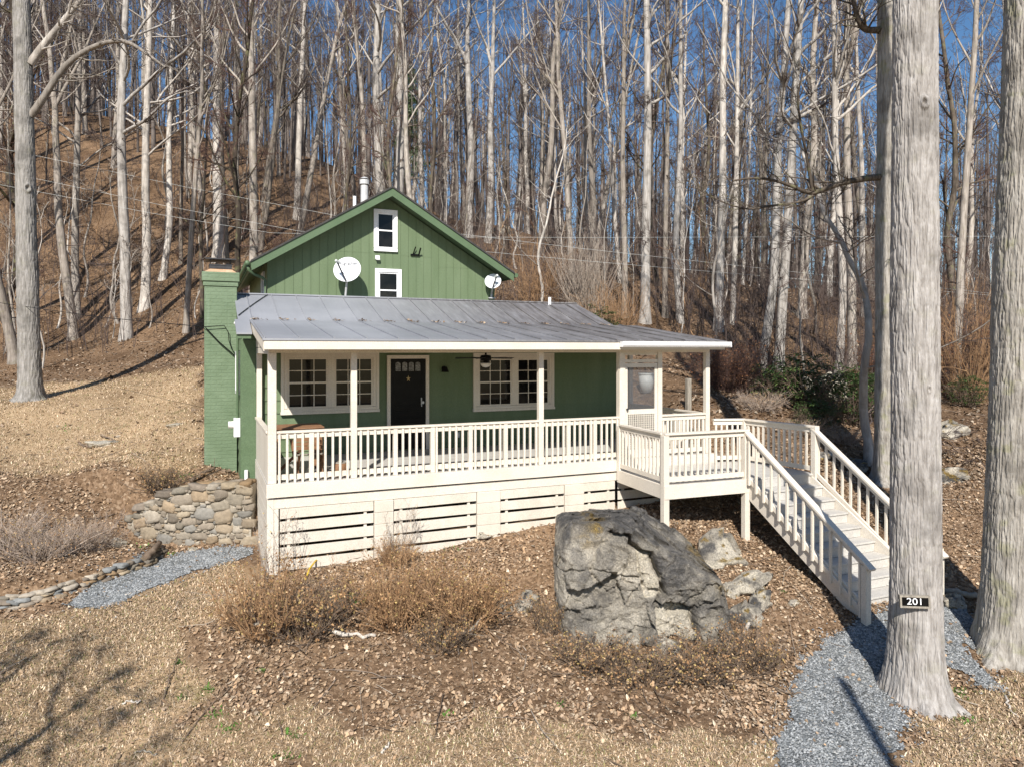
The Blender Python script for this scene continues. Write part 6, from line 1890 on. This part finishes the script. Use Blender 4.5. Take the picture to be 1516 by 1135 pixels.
h_ = MB().tube([gp(452, 862, .02), gp(458, 852, .10), gp(468, 842, .14), gp(478, 838, .05)], .014, 8).build('hose', M['yellow'], None, origin=gp(452, 862, .0), smooth=True)
tag(h_, 'short bent yellow hose sticking out of the soil by the skirting', 'hose')

# tub and post behind the porch
X, d, zb = hit(957, 580, 18.2); x, y = W(X, d); zb -= .02
tb_ = empty('white_tub', (x, y, zb), 'grey-white plastic tub behind the screen door', 'tub')
zt = CZ - (553 - HY) / F * d; rr = 11 / F * d
MB().lathe([(0, 0), (rr * .85, 0), (rr * 1.05, zt - zb), (rr * .98, zt - zb), (rr * .80, .03), (0, .03)], (x, y, zb), 22).build('body', M['plastic'], tb_, smooth=True)
MB().lathe([(rr * 1.05, zt - zb - .03), (rr * 1.12, zt - zb - .03), (rr * 1.12, zt - zb + .02), (rr * .98, zt - zb + .02)], (x, y, zb), 22).build('rim', M['plastic'], tb_)
X, d = (1019 - 758) / F * 18.3, 18.3; x, y = W(X, d); zb = float(gz(X, d))
o = MB().box(x - .06, x + .06, y - .06, y + .06, zb - .3, CZ - (560 - HY) / F * d).build('fence_post', M['grey_wood'], None, origin=(x, y, zb), bevel=.01); tag(o, 'short weathered post standing behind the porch end', 'post')

# overhead wires crossing behind the house
for k, (a, b, c) in enumerate((((40, 228), (500, 320), (860, 368)), ((40, 262), (440, 342), (860, 386)), ((40, 281), (400, 345), (860, 352)))):
    p0, p1, p2 = at(*a, 24), at(*b, 25), at(*c, 26); pts = []
    p_l = p0 + (p0 - p1) * 1.2; p_r = p2 + (p2 - p1) * 3 + Vector((0, 0, .6))
    o = MB().tube([p_l, p0, p0.lerp(p1, .5) - Vector((0, 0, .05)), p1, p1.lerp(p2, .5) - Vector((0, 0, .06)), p2, p_r], .004, 5).build('overhead_wire', M['plastic'], None, origin=p0)
    tag(o, ['highest of the overhead wires passing in front of the wood above the chimney', 'middle of the overhead wires passing in front of the wood above the chimney', 'lowest of the overhead wires passing in front of the wood above the chimney'][k], 'wire', 'overhead wires')

# pole whose shadow crosses the gravel path
s1, s2 = ghit(1243, 1006), ghit(1322, 1137)
pd_ = (s2 - s1).to_2d().normalized(); sd_ = Vector((.50, 1.0, .0)).normalized(); Lh = 9.2
bx, by = s1.x + pd_.x * Lh, s1.y + pd_.y * Lh; tpx, tpy = s1.x - sd_.x * Lh, s1.y - sd_.y * Lh
topz = s1.z + Lh * .90 / math.hypot(.50, 1.0); zb = gzw(bx, by)
o = MB().tube([(bx, by, zb - .3), ((bx + tpx) / 2, (by + tpy) / 2, (zb + topz) / 2), (tpx, tpy, topz)], [.09, .075, .06], 14).build('utility_pole', M['grey_wood'], None, origin=(bx, by, zb), smooth=True)
tag(o, 'wooden pole whose narrow shadow lies across the gravel path', 'pole')

# fresh green weeds
V = []; T = []; g = np.random.default_rng(9)
for px, py, n_, s_ in ((503, 885, 26, 8), (522, 884, 30, 8), (530, 893, 20, 6), (475, 938, 24, 6), (262, 984, 16, 5), (308, 1025, 26, 6), (320, 1060, 22, 8), (338, 1080, 30, 10), (270, 1035, 12, 4), (660, 815, 10, 4), (677, 814, 10, 4), (250, 710, 30, 10), (278, 706, 40, 9),
                       (212, 810, 16, 5), (254, 820, 18, 5), (1420, 1028, 60, 14), (1432, 1068, 34, 9), (435, 1090, 20, 8), (415, 1125, 22, 10), (1162, 877, 6, 3), (940, 1062, 14, 6), (830, 1045, 12, 5), (100, 635, 26, 8), (385, 995, 10, 4), (660, 1060, 10, 5)):
    for k in range(n_ * 2):
        try: c = ghit(px + g.normal(0, s_), py + g.normal(0, s_ * .4))
        except Exception: continue
        a = g.random() * 2 * PI; L_ = g.uniform(.018, .05); u = np.array([math.cos(a), math.sin(a), g.uniform(.3, 1.2)]) * L_; v = np.array([-math.sin(a), math.cos(a), 0]) * L_ * .28; c = np.array(c)
        V += [c, c + u * .6 + v, c + u, c + u * .6 - v]; T += [np.array([.075, .15, .028]) * g.uniform(.7, 1.5)] * 4
tag(link('green_weeds', mesh_np('green_weeds', np.array(V), np.arange(len(V)).reshape(-1, 4), None, M['leaf'], False, np.array(T))), 'small tufts of fresh green weeds scattered over the ground', 'weeds', kind='stuff')
# leaves caught at the roof fold
V = []; T = []
for k in range(420):
    seam = g.integers(0, 16); x = -.12 + .03 + .53 * seam + abs(g.normal(0, .10)); y = 2.9 - abs(g.normal(0, .09)) + .06 * g.normal()
    if x > 8.2: continue
    z = (3.842 + (y + .34) / 3.24 * .408 if y < 2.9 else 4.252 + .333 * (y - 2.9)) + .02 + .012 * g.random()
    a = g.random() * 2 * PI; s = g.uniform(.015, .04); u = np.array([math.cos(a), math.sin(a), g.normal(0, .3)]) * s; v = np.array([-math.sin(a), math.cos(a), g.normal(0, .3)]) * s * .6; c = np.array([x, y, z])
    V += [c - u, c + v, c + u, c - v]; T += [np.array(BROWN[g.integers(0, 8)])] * 4
tag(link('roof_leaves', mesh_np('roof_leaves', np.array(V), np.arange(len(V)).reshape(-1, 4), None, M['leaf'], False, np.array(T))), 'dry leaves caught along the fold of the grey roof', 'leaves', kind='stuff')

# dead twigs lying everywhere on bank and slope
g = np.random.default_rng(91)
X, d = sample_plan(3000, 6.9, 42, 1.3); l, _ = zone(X, d); k = (~blocked(X, d)) & (g.random(len(X)) > l * .75); X, d = X[k], d[k]; m = len(X)
a = g.random(m) * 2 * PI; L_ = (.05 + .5 * g.random(m) ** 4 * 1.5) * (1 + d / 30)
t = np.linspace(-.5, .5, 5)
Xs = X[:, None] + np.cos(a)[:, None] * L_[:, None] * t + g.normal(0, .02, (m, 5)) * L_[:, None]; ds_ = d[:, None] + np.sin(a)[:, None] * L_[:, None] * t + g.normal(0, .04, (m, 5)) * L_[:, None]
xs_, ys_ = W(Xs, ds_); zs_ = gz(Xs, ds_) + .015 + .03 * g.random((m, 1)) + .10 * g.random((m, 1)) ** 3 * (t + .5)
V, Q = tubes(np.stack([xs_, ys_, zs_], -1), ((.002 + .0045 * g.random(m)) * (1 + d / 40))[:, None] * np.linspace(1, .5, 5)[None], 4)
c = np.array([(.16, .12, .09), (.24, .19, .15), (.36, .31, .25), (.10, .075, .055)])[g.integers(0, 4, m)]
tag(link('fallen_twigs', mesh_np('fallen_twigs', V, Q, None, M['leaf'], True, np.repeat(c, 20, 0))), 'small dead twigs strewn over the leaf litter', 'twigs', kind='stuff')
# ------------------------------------------------------------------ camera, light
cam = bpy.data.cameras.new('camera'); co = bpy.data.objects.new('camera', cam); COL.objects.link(co)
cam.sensor_width = 36; cam.lens = 36 * F / 1516; cam.shift_y = -(1135 / 2 - HY) / 1516
cam.clip_end = 1500; cam.clip_start = .05
co.location = (CX, CY, CZ); co.rotation_euler = (PI / 2, 0, -TH)
scene.camera = co

SUN = Vector((-.50, -1.0, .90)).normalized()          # towards the sun
sun = bpy.data.lights.new('sun', 'SUN'); so = bpy.data.objects.new('sun', sun); COL.objects.link(so)
sun.energy = 5.0; sun.angle = R_(.55); sun.color = (1.0, .95, .88)
so.rotation_euler = SUN.to_track_quat('Z', 'Y').to_euler()
w = bpy.data.worlds.new('World'); scene.world = w; w.use_nodes = True
bg = w.node_tree.nodes['Background']; sky = w.node_tree.nodes.new('ShaderNodeTexSky')
sky.sky_type = 'NISHITA'; sky.sun_disc = False
sky.sun_elevation = math.asin(SUN.z); sky.sun_rotation = math.atan2(SUN.x, SUN.y)
sky.air_density = 1.0; sky.dust_density = .3; sky.ozone_density = 2.5
hs = w.node_tree.nodes.new('ShaderNodeHueSaturation'); hs.inputs['Saturation'].default_value = 1.18
w.node_tree.links.new(sky.outputs[0], hs.inputs['Color']); w.node_tree.links.new(hs.outputs[0], bg.inputs[0]); bg.inputs[1].default_value = .084
vs = scene.view_settings
vs.view_transform = 'Standard'; vs.look = 'None'; vs.gamma = 1; vs.exposure = .54; vs.use_curve_mapping = False
scene.cycles.max_bounces = 5; scene.cycles.transparent_max_bounces = 12
scene.cycles.use_denoising = True
scene.cycles.denoiser = 'OPENIMAGEDENOISE'; scene.cycles.denoising_input_passes = 'RGB_ALBEDO_NORMAL'; scene.cycles.denoising_prefilter = 'ACCURATE'
